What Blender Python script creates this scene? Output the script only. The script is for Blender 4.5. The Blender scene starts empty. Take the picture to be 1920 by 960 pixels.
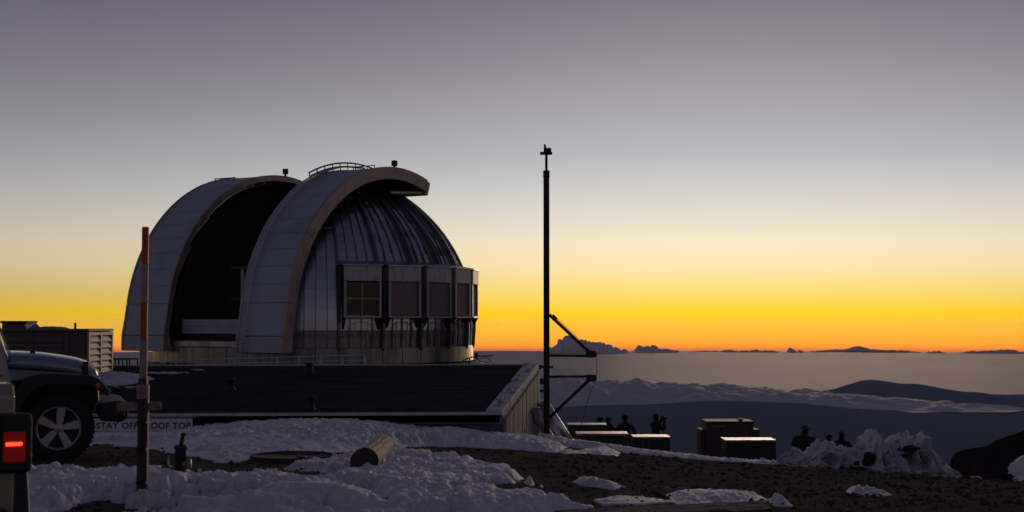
import bpy, bmesh, math, random
import numpy as np
from mathutils import Vector, Matrix
R_ = math.radians
scene = bpy.context.scene
COL = scene.collection

# ------------------------------------------------------------------ camera
F = 2667.0                                   # focal length in pixels of a 1920 px wide frame
PITCH = math.atan(120 / F)                   # looking slightly up: eye level falls on row 600
cam_data = bpy.data.cameras.new('camera')
cam = bpy.data.objects.new('camera', cam_data)
COL.objects.link(cam)
cam.location = (0, 0, 0)                     # eye height is z = 0, the ground lies about 1.4 m below
cam.rotation_euler = (R_(90) + PITCH, 0, 0)
cam_data.sensor_width = 36.0
cam_data.lens = 36.0 * F / 1920
cam_data.clip_start = 0.1
cam_data.clip_end = 600000
cam_data.dof.use_dof = True
cam_data.dof.focus_distance = 48
cam_data.dof.aperture_fstop = 5.6
scene.camera = cam

# ------------------------------------------------------------------ sky
SUN_AZ = math.atan((1560 - 960) / F)         # to the right of straight ahead (+Y)
SUN_EL = R_(3.0)
HAZE = 2.0e-5                                # density of the air over the low country
world = bpy.data.worlds.new('World')
scene.world = world
world.use_nodes = True
nt = world.node_tree
for n in list(nt.nodes): nt.nodes.remove(n)
N = nt.nodes.new; L = nt.links.new
def lin(r, g, b):
    f = lambda c: (c / 255 / 12.92) if c / 255 <= .04045 else ((c / 255 + .055) / 1.055) ** 2.4
    return (f(r), f(g), f(b), 1)
def wmath(op, a, b=None, c=None):
    m = N('ShaderNodeMath'); m.operation = op
    for i, v in enumerate((a, b, c)):
        if v is None: continue
        if isinstance(v, (int, float)): m.inputs[i].default_value = v
        else: L(v, m.inputs[i])
    return m.outputs[0]
def ramp(fac, stops):
    r = N('ShaderNodeValToRGB'); L(fac, r.inputs[0])
    e = r.color_ramp.elements
    while len(e) < len(stops): e.new(.5)
    for el, (p, c) in zip(e, sorted(stops, key=lambda s: s[0])):
        el.position = p; el.color = c
    return r.outputs[0]
tc = N('ShaderNodeTexCoord'); sep = N('ShaderNodeSeparateXYZ'); L(tc.outputs['Generated'], sep.inputs[0])
zc_ = wmath('MINIMUM', wmath('MAXIMUM', sep.outputs[2], -1), 1)
elev = wmath('MULTIPLY', wmath('ARCSINE', zc_), 180 / math.pi)
tt = wmath('POWER', wmath('MAXIMUM', wmath('DIVIDE', wmath('ADD', elev, 2), 92), 0), .5)
def T(e): return (max(0, e + 2) / 92) ** .5
SUNSET = [(-2.0, lin(130, 92, 80)), (-1.25, lin(176, 98, 70)), (-1.17, lin(222, 108, 40)), (-1.06, lin(252, 140, 0)), (-.85, lin(255, 166, 0)),
          (-.3, lin(255, 188, 0)), (.25, lin(255, 203, 0)), (.5, lin(254, 208, 48)), (1.1, lin(254, 217, 108)), (2.1, lin(252, 228, 168)),
          (3.1, lin(247, 229, 198)), (4.3, lin(226, 217, 204)), (5.4, lin(205, 202, 200)), (6.5, lin(187, 186, 189)),
          (8.6, lin(166, 162, 167)), (10.7, lin(146, 139, 148)), (12.8, lin(125, 117, 128)), (20, lin(88, 86, 104)),
          (35, lin(58, 56, 76)), (90, lin(41, 40, 60))]
ANTI = [(-2, lin(56, 55, 66)), (0, lin(64, 62, 74)), (4, lin(80, 75, 88)), (12, lin(80, 76, 94)), (25, lin(64, 62, 82)), (90, lin(41, 40, 60))]
c_sun = ramp(tt, [(T(e), c) for e, c in SUNSET])
c_anti = ramp(tt, [(T(e), c) for e, c in ANTI])
# share of the sunset glow by the angle from the sun's azimuth
GLOW_AZ = R_(8.5)
hx = wmath('MULTIPLY', sep.outputs[0], math.sin(GLOW_AZ)); hy = wmath('MULTIPLY', sep.outputs[1], math.cos(GLOW_AZ))
hl = wmath('SQRT', wmath('MAXIMUM', wmath('SUBTRACT', 1, wmath('MULTIPLY', sep.outputs[2], sep.outputs[2])), 1e-5))
cosaz = wmath('DIVIDE', wmath('ADD', hx, hy), hl)
azd = wmath('MULTIPLY', wmath('ARCCOSINE', wmath('MINIMUM', wmath('MAXIMUM', cosaz, -1), 1)), 180 / math.pi)
def falloff(width):
    q = wmath('DIVIDE', azd, width); return wmath('DIVIDE', 1, wmath('ADD', 1, wmath('MULTIPLY', q, q)))
mr = N('ShaderNodeMapRange'); mr.interpolation_type = 'SMOOTHSTEP'
L(elev, mr.inputs[0]); mr.inputs[1].default_value = -1.3; mr.inputs[2].default_value = 1.4
_q = wmath('POWER', wmath('DIVIDE', azd, 44), 4)
f_lo = wmath('DIVIDE', 1, wmath('ADD', 1, _q))
f_hi = wmath('ADD', wmath('MULTIPLY', falloff(28), .75), wmath('MULTIPLY', falloff(85), .25))
mr2 = N('ShaderNodeMapRange'); mr2.interpolation_type = 'SMOOTHSTEP'
L(elev, mr2.inputs[0]); mr2.inputs[1].default_value = 4; mr2.inputs[2].default_value = 14
f_up = wmath('ADD', wmath('MULTIPLY', falloff(17), .85), wmath('MULTIPLY', falloff(85), .15))
f_hi = wmath('ADD', f_hi, wmath('MULTIPLY', wmath('SUBTRACT', f_up, f_hi), mr2.outputs[0]))
glow = wmath('ADD', f_lo, wmath('MULTIPLY', wmath('SUBTRACT', f_hi, f_lo), mr.outputs[0]))
mixc = N('ShaderNodeMix'); mixc.data_type = 'RGBA'
L(glow, mixc.inputs[0]); L(c_anti, mixc.inputs[6]); L(c_sun, mixc.inputs[7])
sky = N('ShaderNodeTexSky'); sky.sky_type = 'NISHITA'; sky.sun_disc = False
sky.sun_elevation = SUN_EL; sky.sun_rotation = SUN_AZ; sky.altitude = 4100; sky.dust_density = .6
addc = N('ShaderNodeMix'); addc.data_type = 'RGBA'; addc.blend_type = 'ADD'
addc.inputs[0].default_value = .005
L(mixc.outputs[2], addc.inputs[6]); L(sky.outputs[0], addc.inputs[7])
# low down the sky is seen through the whole depth of the evening haze: its own light there is that much stronger
erad = wmath('MAXIMUM', wmath('MULTIPLY', elev, math.pi / 180), 1e-5)
path = wmath('MINIMUM', wmath('DIVIDE', 8.0, erad), 23000.0)
bg = N('ShaderNodeBackground'); L(wmath('EXPONENT', wmath('MULTIPLY', path, .88 * HAZE)), bg.inputs[1])
L(addc.outputs[2], bg.inputs[0])
out = N('ShaderNodeOutputWorld'); L(bg.outputs[0], out.inputs[0])
try: world.cycles.sampling_method = 'MANUAL'; world.cycles.sample_map_resolution = 1024
except Exception: pass

# ------------------------------------------------------------------ sun, all but gone behind the far cloud
sd = bpy.data.lights.new('sun', 'SUN'); sun = bpy.data.objects.new('sun', sd); COL.objects.link(sun)
sd.energy = .65; sd.angle = R_(18); sd.color = (1, .70, .50)
_sdir = Vector((math.sin(SUN_AZ) * math.cos(SUN_EL), math.cos(SUN_AZ) * math.cos(SUN_EL), math.sin(SUN_EL)))
sun.rotation_euler = _sdir.to_track_quat('Z', 'Y').to_euler()
sun.location = (30, 150, 30)

scene.view_settings.view_transform = 'Standard'; scene.view_settings.look = 'None'
scene.view_settings.exposure = 0; scene.view_settings.gamma = 1
scene.view_settings.use_curve_mapping = False
scene.render.engine = 'CYCLES'

# ------------------------------------------------------------------ helpers
rng = np.random.default_rng(7); random.seed(7)
_c, _s = math.cos(PITCH), math.sin(PITCH)
def at(px, py, Y):
    """a measured pixel of the photograph, placed at the real distance Y (metres ahead)"""
    u = (480 - py) / F; r = (px - 960) / F
    d = Vector((r, _c - u * _s, _s + u * _c))
    return d * (Y / d.y)
def hash3(i, j, k, s=0):
    n = (i.astype(np.int64) * 374761393 + j.astype(np.int64) * 668265263 + k.astype(np.int64) * 2147483647 + s * 974711) & 0xffffffff
    n = ((n ^ (n >> 13)) * 1274126177) & 0xffffffff
    n = ((n ^ (n >> 16)) * 2246822519) & 0xffffffff
    return ((n ^ (n >> 15)) & 0xffffff) / float(0x1000000)
def vnoise(x, y, z=None, s=0):
    x = np.asarray(x, float); y = np.asarray(y, float); z = np.zeros_like(x) if z is None else np.asarray(z, float)
    i, j, k = np.floor(x), np.floor(y), np.floor(z)
    u, v, w = x - i, y - j, z - k
    u = u * u * u * (u * (u * 6 - 15) + 10); v = v * v * v * (v * (v * 6 - 15) + 10); w = w * w * w * (w * (w * 6 - 15) + 10)
    r = 0
    for a in (0, 1):
        for b in (0, 1):
            for c in (0, 1):
                r = r + hash3(i + a, j + b, k + c, s) * (u if a else 1 - u) * (v if b else 1 - v) * (w if c else 1 - w)
    return r * 2 - 1
def fbm(x, y, z=None, o=4, s=0, g=.5):
    r = 0; a = 1; f = 1; t = 0
    for q in range(o):
        r = r + a * vnoise(np.asarray(x) * f + q * 7.3, np.asarray(y) * f + q * 3.1, None if z is None else np.asarray(z) * f, s + q)
        t += a; a *= g; f *= 2.03
    return r / t
def worley(x, y, s=0):
    x = np.asarray(x, float); y = np.asarray(y, float); i = np.floor(x); j = np.floor(y); best = np.full(x.shape, 9.)
    zz = np.zeros_like(i)
    for a in (-1, 0, 1):
        for b in (-1, 0, 1):
            px = i + a + hash3(i + a, j + b, zz, s); py = j + b + hash3(i + a, j + b, zz, s + 5)
            best = np.minimum(best, (px - x) ** 2 + (py - y) ** 2)
    return np.sqrt(best)

class MB:
    def __init__(self): self.v = []; self.f = []; self.sm = []
    def add(self, vs, fs, smooth=False):
        o = len(self.v); self.v += [tuple(p) for p in vs]; self.f += [tuple(o + i for i in q) for q in fs]; self.sm += [smooth] * len(fs); return self
    def hexa(self, p):                       # 8 points: bottom ring then top ring
        return self.add(p, [(3, 2, 1, 0), (4, 5, 6, 7), (0, 1, 5, 4), (1, 2, 6, 5), (2, 3, 7, 6), (3, 0, 4, 7)])
    def box(self, x0, x1, y0, y1, z0, z1):
        return self.hexa([(x0, y0, z0), (x1, y0, z0), (x1, y1, z0), (x0, y1, z0), (x0, y0, z1), (x1, y0, z1), (x1, y1, z1), (x0, y1, z1)])
    def bar(self, a, b, w, h, up=(0, 0, 1)): # rectangular bar from a to b
        a = Vector(a); b = Vector(b); d = (b - a).normalized(); u = Vector(up)
        if abs(d.dot(u)) > .95: u = Vector((0, 1, 0))
        s = d.cross(u).normalized() * w / 2; u = s.cross(d).normalized() * h / 2
        q = [a - s - u, a + s - u, a + s + u, a - s + u, b - s - u, b + s - u, b + s + u, b - s + u]
        return self.add(q, [(3, 2, 1, 0), (4, 5, 6, 7), (0, 1, 5, 4), (1, 2, 6, 5), (2, 3, 7, 6), (3, 0, 4, 7)])
    def tube(self, pts, r, n=10, cap=True):
        pts = [Vector(p) for p in pts]; rs = r if isinstance(r, (list, tuple)) else [r] * len(pts)
        o = len(self.v); ref = None
        for i, p in enumerate(pts):
            d = (pts[min(i + 1, len(pts) - 1)] - pts[max(i - 1, 0)]).normalized()
            if ref is None: ref = d.orthogonal().normalized()
            ref = (ref - d * ref.dot(d)).normalized(); b = d.cross(ref)
            for k in range(n):
                t = 2 * math.pi * k / n; self.v.append(tuple(p + (ref * math.cos(t) + b * math.sin(t)) * rs[i]))
        for i in range(len(pts) - 1):
            for k in range(n):
                k2 = (k + 1) % n; self.f.append((o + i * n + k, o + i * n + k2, o + (i + 1) * n + k2, o + (i + 1) * n + k)); self.sm.append(True)
        if cap:
            self.f.append(tuple(o + k for k in range(n))[::-1]); self.sm.append(False)
            e = o + (len(pts) - 1) * n; self.f.append(tuple(e + k for k in range(n))); self.sm.append(False)
        return self
    def lathe(self, prof, c=(0, 0, 0), axis='z', n=32, smooth=True):   # prof: (radius, height)
        o = len(self.v); c = Vector(c)
        for r, h in prof:
            for k in range(n):
                t = 2 * math.pi * k / n; a, b = r * math.cos(t), r * math.sin(t)
                q = {'z': (a, b, h), 'y': (a, h, b), 'x': (h, a, b)}[axis]; self.v.append(tuple(c + Vector(q)))
        for i in range(len(prof) - 1):
            for k in range(n):
                k2 = (k + 1) % n; self.f.append((o + i * n + k, o + i * n + k2, o + (i + 1) * n + k2, o + (i + 1) * n + k)); self.sm.append(smooth)
        return self
    def prism(self, poly, y0, y1):           # poly in (x, z), extruded along y
        n = len(poly); v = [(x, y0, z) for x, z in poly] + [(x, y1, z) for x, z in poly]
        return self.add(v, [tuple(range(n)), tuple(range(n, 2 * n))[::-1]] + [(i, (i + 1) % n, n + (i + 1) % n, n + i)[::-1] for i in range(n)])
    def mesh(self, name):
        m = bpy.data.meshes.new(name); m.from_pydata(self.v, [], self.f); m.polygons.foreach_set('use_smooth', self.sm)
        bm = bmesh.new(); bm.from_mesh(m); bmesh.ops.recalc_face_normals(bm, faces=bm.faces); bm.to_mesh(m); bm.free(); return m
    def build(self, name, mat, parent=None, bevel=0, seg=2):
        o = bpy.data.objects.new(name, self.mesh(name)); COL.objects.link(o)
        if mat: o.data.materials.append(mat)
        if parent: o.parent = parent
        if bevel:
            b = o.modifiers.new('bevel', 'BEVEL'); b.width = bevel; b.segments = seg; b.limit_method = 'ANGLE'; b.angle_limit = R_(35)
        return o
def tag(o, label=None, cat=None, group=None, kind=None):
    if label: o['label'] = label
    if cat: o['category'] = cat
    if group: o['group'] = group
    if kind: o['kind'] = kind
    return o
def empty(name, loc=(0, 0, 0), rz=0):
    e = bpy.data.objects.new(name, None); COL.objects.link(e); e.location = loc; e.rotation_euler = (0, 0, rz); e.empty_display_size = .2; return e
def np_mesh(name, V, Fq, mat, smooth=True, parent=None):
    m = bpy.data.meshes.new(name); V = np.asarray(V, float); Fq = np.asarray(Fq, int)
    m.vertices.add(len(V)); m.vertices.foreach_set('co', V.ravel())
    k = Fq.shape[1]; m.loops.add(Fq.size); m.loops.foreach_set('vertex_index', Fq.ravel())
    m.polygons.add(len(Fq)); m.polygons.foreach_set('loop_start', np.arange(len(Fq)) * k)
    m.polygons.foreach_set('use_smooth', [smooth] * len(Fq)); m.update(calc_edges=True); m.validate()
    o = bpy.data.objects.new(name, m); COL.objects.link(o)
    if mat: m.materials.append(mat)
    if parent: o.parent = parent
    return o
def grid_faces(nr, nc, wrap=False):
    i = np.arange(nr - 1)[:, None]; j = np.arange(nc if wrap else nc - 1)[None]
    j2 = (j + 1) % nc
    return np.stack([i * nc + j, i * nc + j2, (i + 1) * nc + j2, (i + 1) * nc + j], -1).reshape(-1, 4)

def mat(name, col, rough=.6, metal=0, var=.15, vscale=3, bump=0, bscale=20, spec=.5, stain_tint=None, stretch=(1, 1, 1), alpha=None, emis=None, coat=0):
    m = bpy.data.materials.new(name); m.use_nodes = True; t = m.node_tree; b = t.nodes['Principled BSDF']
    b.inputs['Roughness'].default_value = rough; b.inputs['Metallic'].default_value = metal
    b.inputs['Specular IOR Level'].default_value = spec
    if coat: b.inputs['Coat Weight'].default_value = coat; b.inputs['Coat Roughness'].default_value = .12
    co = t.nodes.new('ShaderNodeTexCoord'); mp = t.nodes.new('ShaderNodeMapping'); mp.inputs['Scale'].default_value = stretch
    t.links.new(co.outputs['Object'], mp.inputs[0])
    n = t.nodes.new('ShaderNodeTexNoise'); n.inputs['Scale'].default_value = vscale; n.inputs['Detail'].default_value = 6; n.inputs['Roughness'].default_value = .6
    t.links.new(mp.outputs[0], n.inputs['Vector'])
    r = t.nodes.new('ShaderNodeValToRGB'); e = r.color_ramp.elements
    e[0].position = .3; e[1].position = .72
    e[0].color = tuple(c * (1 - var) for c in col) + (1,); e[1].color = tuple(min(1, c * (1 + var)) for c in col) + (1,)
    t.links.new(n.outputs[0], r.inputs[0]); src = r.outputs[0]
    if stain_tint:                                # (colour, amount, scale, stretch)
        mp2 = t.nodes.new('ShaderNodeMapping'); mp2.inputs['Scale'].default_value = stain_tint[3]; t.links.new(co.outputs['Object'], mp2.inputs[0])
        n2 = t.nodes.new('ShaderNodeTexNoise'); n2.inputs['Scale'].default_value = stain_tint[2]; n2.inputs['Detail'].default_value = 5
        t.links.new(mp2.outputs[0], n2.inputs['Vector'])
        r2 = t.nodes.new('ShaderNodeMapRange'); r2.inputs[1].default_value = .5; r2.inputs[2].default_value = .68; r2.inputs[4].default_value = stain_tint[1]
        t.links.new(n2.outputs[0], r2.inputs[0])
        mx = t.nodes.new('ShaderNodeMix'); mx.data_type = 'RGBA'; t.links.new(r2.outputs[0], mx.inputs[0]); t.links.new(src, mx.inputs[6]); mx.inputs[7].default_value = tuple(stain_tint[0]) + (1,)
        src = mx.outputs[2]
    t.links.new(src, b.inputs['Base Color'])
    if metal or coat:
        rr = t.nodes.new('ShaderNodeMapRange'); rr.inputs[3].default_value = max(.03, rough - .1); rr.inputs[4].default_value = rough + .12
        t.links.new(n.outputs[0], rr.inputs[0]); t.links.new(rr.outputs[0], b.inputs['Roughness'])
    if bump:
        n3 = t.nodes.new('ShaderNodeTexNoise'); n3.inputs['Scale'].default_value = bscale; n3.inputs['Detail'].default_value = 8
        t.links.new(mp.outputs[0], n3.inputs['Vector'])
        bp = t.nodes.new('ShaderNodeBump'); bp.inputs['Strength'].default_value = bump; bp.inputs['Distance'].default_value = .03
        t.links.new(n3.outputs[0], bp.inputs['Height']); t.links.new(bp.outputs[0], b.inputs['Normal'])
    if emis:
        b.inputs['Emission Color'].default_value = tuple(emis[0]) + (1,); b.inputs['Emission Strength'].default_value = emis[1]
    return m
M = {}
M['ground'] = mat('cinder_ground', (.14, .12, .088), .9, var=.3, vscale=2.2, bump=.9, bscale=9, spec=0)
_t = M['ground'].node_tree; _b = _t.nodes['Principled BSDF']; _src = _b.inputs['Base Color'].links[0].from_socket     # summit cinder gives way to lava plains, the haze blue put into their colour
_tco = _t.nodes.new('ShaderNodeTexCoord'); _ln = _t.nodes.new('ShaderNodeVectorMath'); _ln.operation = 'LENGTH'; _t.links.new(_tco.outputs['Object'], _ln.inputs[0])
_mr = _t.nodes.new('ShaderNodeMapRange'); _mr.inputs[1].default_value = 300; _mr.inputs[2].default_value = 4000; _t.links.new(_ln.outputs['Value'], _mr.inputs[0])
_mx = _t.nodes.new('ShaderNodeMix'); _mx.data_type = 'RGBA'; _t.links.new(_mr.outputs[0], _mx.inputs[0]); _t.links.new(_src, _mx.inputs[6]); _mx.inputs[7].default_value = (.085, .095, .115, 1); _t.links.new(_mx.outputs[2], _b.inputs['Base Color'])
M['land'] = mat('far_land', (.05, .055, .065), .95, var=.3, vscale=.0006, spec=.0)
M['snow'] = mat('snow', (.80, .785, .80), .65, var=.06, vscale=1.5, bump=1, bscale=22, spec=.3, stain_tint=((.42, .38, .35), .55, 1.1, (1, 1, 1)))
M['dsnow'] = mat('dirty_snow', (.80, .78, .79), .55, var=.08, vscale=3, bump=.9, bscale=14, spec=.35, stain_tint=((.30, .26, .24), .6, 1.6, (1, 1, 1)))
for _k in ('snow',):
    _b = M[_k].node_tree.nodes['Principled BSDF']; _b.inputs['Subsurface Weight'].default_value = .7; _b.inputs['Subsurface Radius'].default_value = (1, .9, .85); _b.inputs['Subsurface Scale'].default_value = .06
M['rock'] = mat('lava_rock', (.055, .045, .038), .9, var=.4, vscale=4, bump=.9, bscale=9)
M['gravel'] = mat('loose_cinder', (.09, .07, .055), .9, var=.5, vscale=1.5, spec=.1)
M['rib'] = mat('seam_metal', (.20, .19, .21), .4, metal=.9, var=.15)
M['cinder'] = mat('dark_cinder', (.040, .030, .026), .95, var=.4, vscale=.8, bump=.9, bscale=3, spec=0)
M['alu'] = mat('dome_metal', (.54, .53, .56), .27, metal=.95, var=.08, vscale=.7, stretch=(1, 1, .25), stain_tint=((.36, .34, .35), .35, .8, (1.3, 1.3, .18)))
M['wall'] = mat('drum_metal', (.52, .49, .49), .36, metal=.9, var=.22, vscale=1.3, stretch=(1, 1, .3), stain_tint=((.24, .18, .15), .6, 1.6, (1.5, 1.5, .35)))  # brown patches: staining and warm sunset reflection together, put into the colour
M['ring'] = mat('ring_metal', (.34, .31, .30), .33, metal=.85, var=.3, vscale=1.6, stretch=(1, 1, .25), stain_tint=((.2, .13, .10), .7, 1.5, (2, 2, .3)))
M['panel'] = mat('shutter_panel_paint', (.46, .48, .56), .5, metal=.25, var=.10, vscale=1.2, bump=.08, bscale=2, stain_tint=((.32, .32, .37), .5, 1.4, (1, 1, .3)))
M['rim'] = mat('shutter_rim_metal', (.46, .36, .31), .45, metal=.5, var=.2, vscale=1.5, stain_tint=((.30, .2, .16), .6, 1.2, (1, 1, 1)))
M['dark'] = mat('dark_steel', (.035, .033, .033), .6, metal=.3, var=.2)
M['fin'] = mat('fin_steel', (.05, .045, .045), .6, metal=.2, var=.2)
M['hdr'] = mat('bay_paint', (.60, .56, .57), .5, metal=.3, var=.12, vscale=2, stretch=(2, 2, .5), stain_tint=((.22, .18, .17), .5, 3, (2, 2, .5)))
M['roller'] = mat('roller_slats', (.52, .44, .42), .4, metal=.55, var=.1, vscale=4)
M['frame'] = mat('window_frame', (.42, .40, .40), .4, metal=.6, var=.1)
M['glass'] = mat('dark_glass', (.012, .012, .014), .08, var=.1)
M['inside'] = mat('dome_inside', (.22, .17, .14), .9, var=.2)
M['shingle'] = mat('roof_felt', (.030, .028, .028), .85, var=.4, vscale=2.5, bump=.8, bscale=14, stretch=(.3, 1, 1), spec=.2)
M['fascia'] = mat('grey_fascia', (.16, .15, .15), .6, var=.3, vscale=2.5)
M['flash'] = mat('edge_flashing', (.58, .58, .6), .4, metal=.5, var=.2)
M['peel'] = mat('peeling_white_paint', (.62, .60, .58), .7, var=.12, vscale=4, bump=.5, bscale=12, stain_tint=((.10, .08, .07), .95, 3.2, (3, .5, 3)))
M['clad'] = mat('weathered_cladding', (.36, .33, .30), .75, var=.2, vscale=1.6, bump=.3, bscale=8, stretch=(3, 3, .4), stain_tint=((.16, .13, .11), .7, 1.6, (2, 2, .3)))
M['greybox'] = mat('grey_enclosure', (.28, .28, .28), .55, metal=.2, var=.12)
M['pole'] = mat('mast_paint', (.045, .035, .03), .55, metal=.3, var=.2)
M['pipe'] = mat('silver_pipe', (.62, .64, .66), .28, metal=.9, var=.1)
M['wood'] = mat('old_wood', (.46, .38, .30), .8, var=.45, vscale=6, bump=1, bscale=10, stretch=(1, 1, 1))
M['endwood'] = mat('wood_end_grain', (.07, .055, .045), .9, var=.4, vscale=9, bump=.5, bscale=20)
M['orange'] = mat('orange_paint', (.60, .085, .02), .6, var=.2, vscale=6)
M['pink'] = mat('faded_band', (.46, .33, .29), .65, var=.2, vscale=8)
M['steel'] = mat('post_steel', (.10, .085, .075), .6, metal=.4, var=.3, vscale=6)
M['white'] = mat('sign_white', (.82, .80, .82), .55, var=.08, vscale=4)
M['ink'] = mat('sign_ink', (.12, .035, .03), .6, var=.1)
M['plastic'] = mat('black_plastic', (.022, .021, .021), .55, var=.2)
M['rubber'] = mat('tyre_rubber', (.018, .017, .017), .8, var=.25, bump=.3, bscale=30)
M['silver'] = mat('jeep_silver_blue', (.27, .30, .38), .32, metal=.55, var=.04, coat=.6)
M['beige'] = mat('jeep_silver_beige', (.42, .37, .30), .34, metal=.55, var=.04, coat=.6)
M['alloy'] = mat('alloy_wheel', (.55, .50, .47), .4, metal=.75, var=.12)
M['amber'] = mat('amber_lens', (.65, .12, .02), .3, var=.1)
M['redlens'] = mat('tail_lens', (.35, .008, .01), .25, var=.1, emis=((1, .02, .01), .05))
M['redlamp'] = mat('tail_lamp_lit', (1, .1, .05), .3, var=.05, emis=((1, .05, .02), 3))
M['hvac'] = mat('air_unit_paint', (.13, .115, .095), .55, var=.2, vscale=2, metal=.1)
M['hvacl'] = mat('air_unit_louvre_lit', (.42, .34, .26), .5, var=.15, metal=.2)  # lighter and warmer than the casing: sunset glow put into the side louvres' colour
M['lid'] = mat('crate_lid_skylit', (.50, .45, .40), .38, metal=.6, var=.12, vscale=3)  # sky brightness on the crate tops put into the lid colour
M['crateb'] = mat('crate_brown', (.085, .06, .05), .6, var=.2)
M['crateg'] = mat('crate_olive', (.05, .05, .035), .6, var=.2)
M['brass'] = mat('crate_fitting', (.16, .11, .045), .45, metal=.6)
M['bronze'] = mat('valve_bronze', (.26, .20, .13), .5, metal=.6, var=.3, vscale=9)
M['ice'] = mat('clear_ice', (.75, .78, .82), .12, var=.05, spec=.6)
for nm, c in (('coat_black', (.02, .02, .022)), ('coat_brown', (.035, .028, .024)), ('coat_navy', (.02, .024, .034)), ('coat_green', (.028, .032, .022)), ('trousers', (.02, .02, .024)), ('hair', (.012, .01, .01)), ('cap', (.06, .05, .045))):
    M[nm] = mat(nm, c, .85, var=.2, vscale=8)
M['skin'] = mat('skin', (.32, .19, .13), .55, var=.06)
M['cloud'] = mat('cloud_mass', (.55, .54, .55), 1, var=.02, vscale=.0005, spec=0)
def forward_scatter(m, col, rough, weight):            # a soft lobe towards low light, as cloud tops and haze have
    t = m.node_tree; g = t.nodes.new('ShaderNodeBsdfGlossy'); g.inputs['Color'].default_value = col + (1,); g.inputs['Roughness'].default_value = rough
    x = t.nodes.new('ShaderNodeMixShader'); x.inputs[0].default_value = weight
    t.links.new(t.nodes['Principled BSDF'].outputs[0], x.inputs[1]); t.links.new(g.outputs[0], x.inputs[2]); t.links.new(x.outputs[0], t.nodes['Material Output'].inputs[0])
forward_scatter(M['cloud'], (1, .87, .72), .52, .6)
M['cumulus'] = mat('hazed_cumulus', (.92, .86, .82), 1, var=.02, vscale=.0005, spec=0)  # lighter than the near bank: distance haze put into the cloud colour
forward_scatter(M['cumulus'], (1, .85, .7), .8, .35)

# ------------------------------------------------------------------ the ground, one sheet to the far coast
def gz(X, Y):
    X = np.asarray(X, float); Y = np.asarray(Y, float)
    s = np.interp(X, [-30, -3, 1, 3.8, 5.9, 8.7, 12, 40], [.045, .045, .062, .078, .0863, .104, .108, .12])
    e = np.interp(X, [-12, -2, 1, 4, 9, 40], [.06, .075, .102, .107, .122, .135])
    z = -1.42 - s * (np.clip(Y, 11, 29) - 11) - e * np.clip(Y - 29, 0, 90)
    z = z + .05 * fbm(X * .35, Y * .35, o=3, s=3) * np.clip((30 - Y) / 6, 0.25, 1)
    r = np.hypot(X, Y)
    far = np.clip(r - 119, 0, None)
    z = z - 1125 * (1 - np.exp(-far / 3400))
    k = np.clip((r - 2000) / 6000, 0, 1)
    ridge = 158 * np.exp(-((X - 2850) / 1400) ** 2 - ((Y - 16900) / 1700) ** 2) + 40 * np.exp(-((X - 500) / 1700) ** 2 - ((Y - 17500) / 1700) ** 2)
    return z + k * (15 * fbm(X / 600, Y / 600, o=4, s=11) + ridge)
def gzf(x, y): return float(gz(np.array([x]), np.array([y]))[0])
az = np.concatenate([np.linspace(-180, -26, 70)[:-1], np.linspace(-26, 26, 300), np.linspace(26, 180, 70)[1:-1]])
rr = np.concatenate([np.linspace(.5, 8, 8)[:-1], np.linspace(8, 40, 150), np.geomspace(40, 22800, 190)[1:]])
A, Rr = np.meshgrid(np.radians(az), rr)
GX, GY = Rr * np.sin(A), Rr * np.cos(A)
V = np.stack([GX, GY, gz(GX, GY)], -1).reshape(-1, 3)
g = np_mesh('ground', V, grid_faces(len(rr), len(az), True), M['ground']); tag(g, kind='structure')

# dark cinder cone slope on the right
hx = np.linspace(18, 90, 180); hy = np.linspace(62, 130, 150); HX, HY = np.meshgrid(hx, hy)
def hillz(x, y):
    dd = np.hypot(x - 82, (y - 98) * .8)
    return 14.5 - .46 * dd + .35 * fbm(x * .16, y * .16, o=5, s=21) + .22 * fbm(x * .9, y * .9, o=3, s=22) + 0.35 * np.exp(-((x - 30.6) / 1.2) ** 2 - ((y - 97) / 6) ** 2) - .45 * np.clip(y - 97, 0, 40) - 9 * np.clip(.309 - x / y + .006 * fbm(x, y, o=2, s=5), 0, .1) / .02
hill = np_mesh('cinder_hill', np.stack([HX, HY, hillz(HX, HY)], -1).reshape(-1, 3), grid_faces(150, 180), M['cinder']); tag(hill, kind='structure')
sx = np.linspace(27, 46, 120); sy = np.linspace(74, 96, 120); SX, SY = np.meshgrid(sx, sy)
mk = 1 - np.hypot((SX - 33.6) / 2.9, (SY - 86.5) / 4.5) + .22 * fbm(SX * .5, SY * .5, o=4, s=8)
SZ = hillz(SX, SY) + np.clip(mk * .6, -.3, .14)
ff = grid_faces(120, 120); keep = (mk.ravel()[ff].max(1) > -.1)
sp = np_mesh('snow_patch', np.stack([SX, SY, SZ], -1).reshape(-1, 3), ff[keep], M['snow']); tag(sp, 'old snow lying in a hollow of the dark cinder slope', 'snow', kind='stuff')

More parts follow.
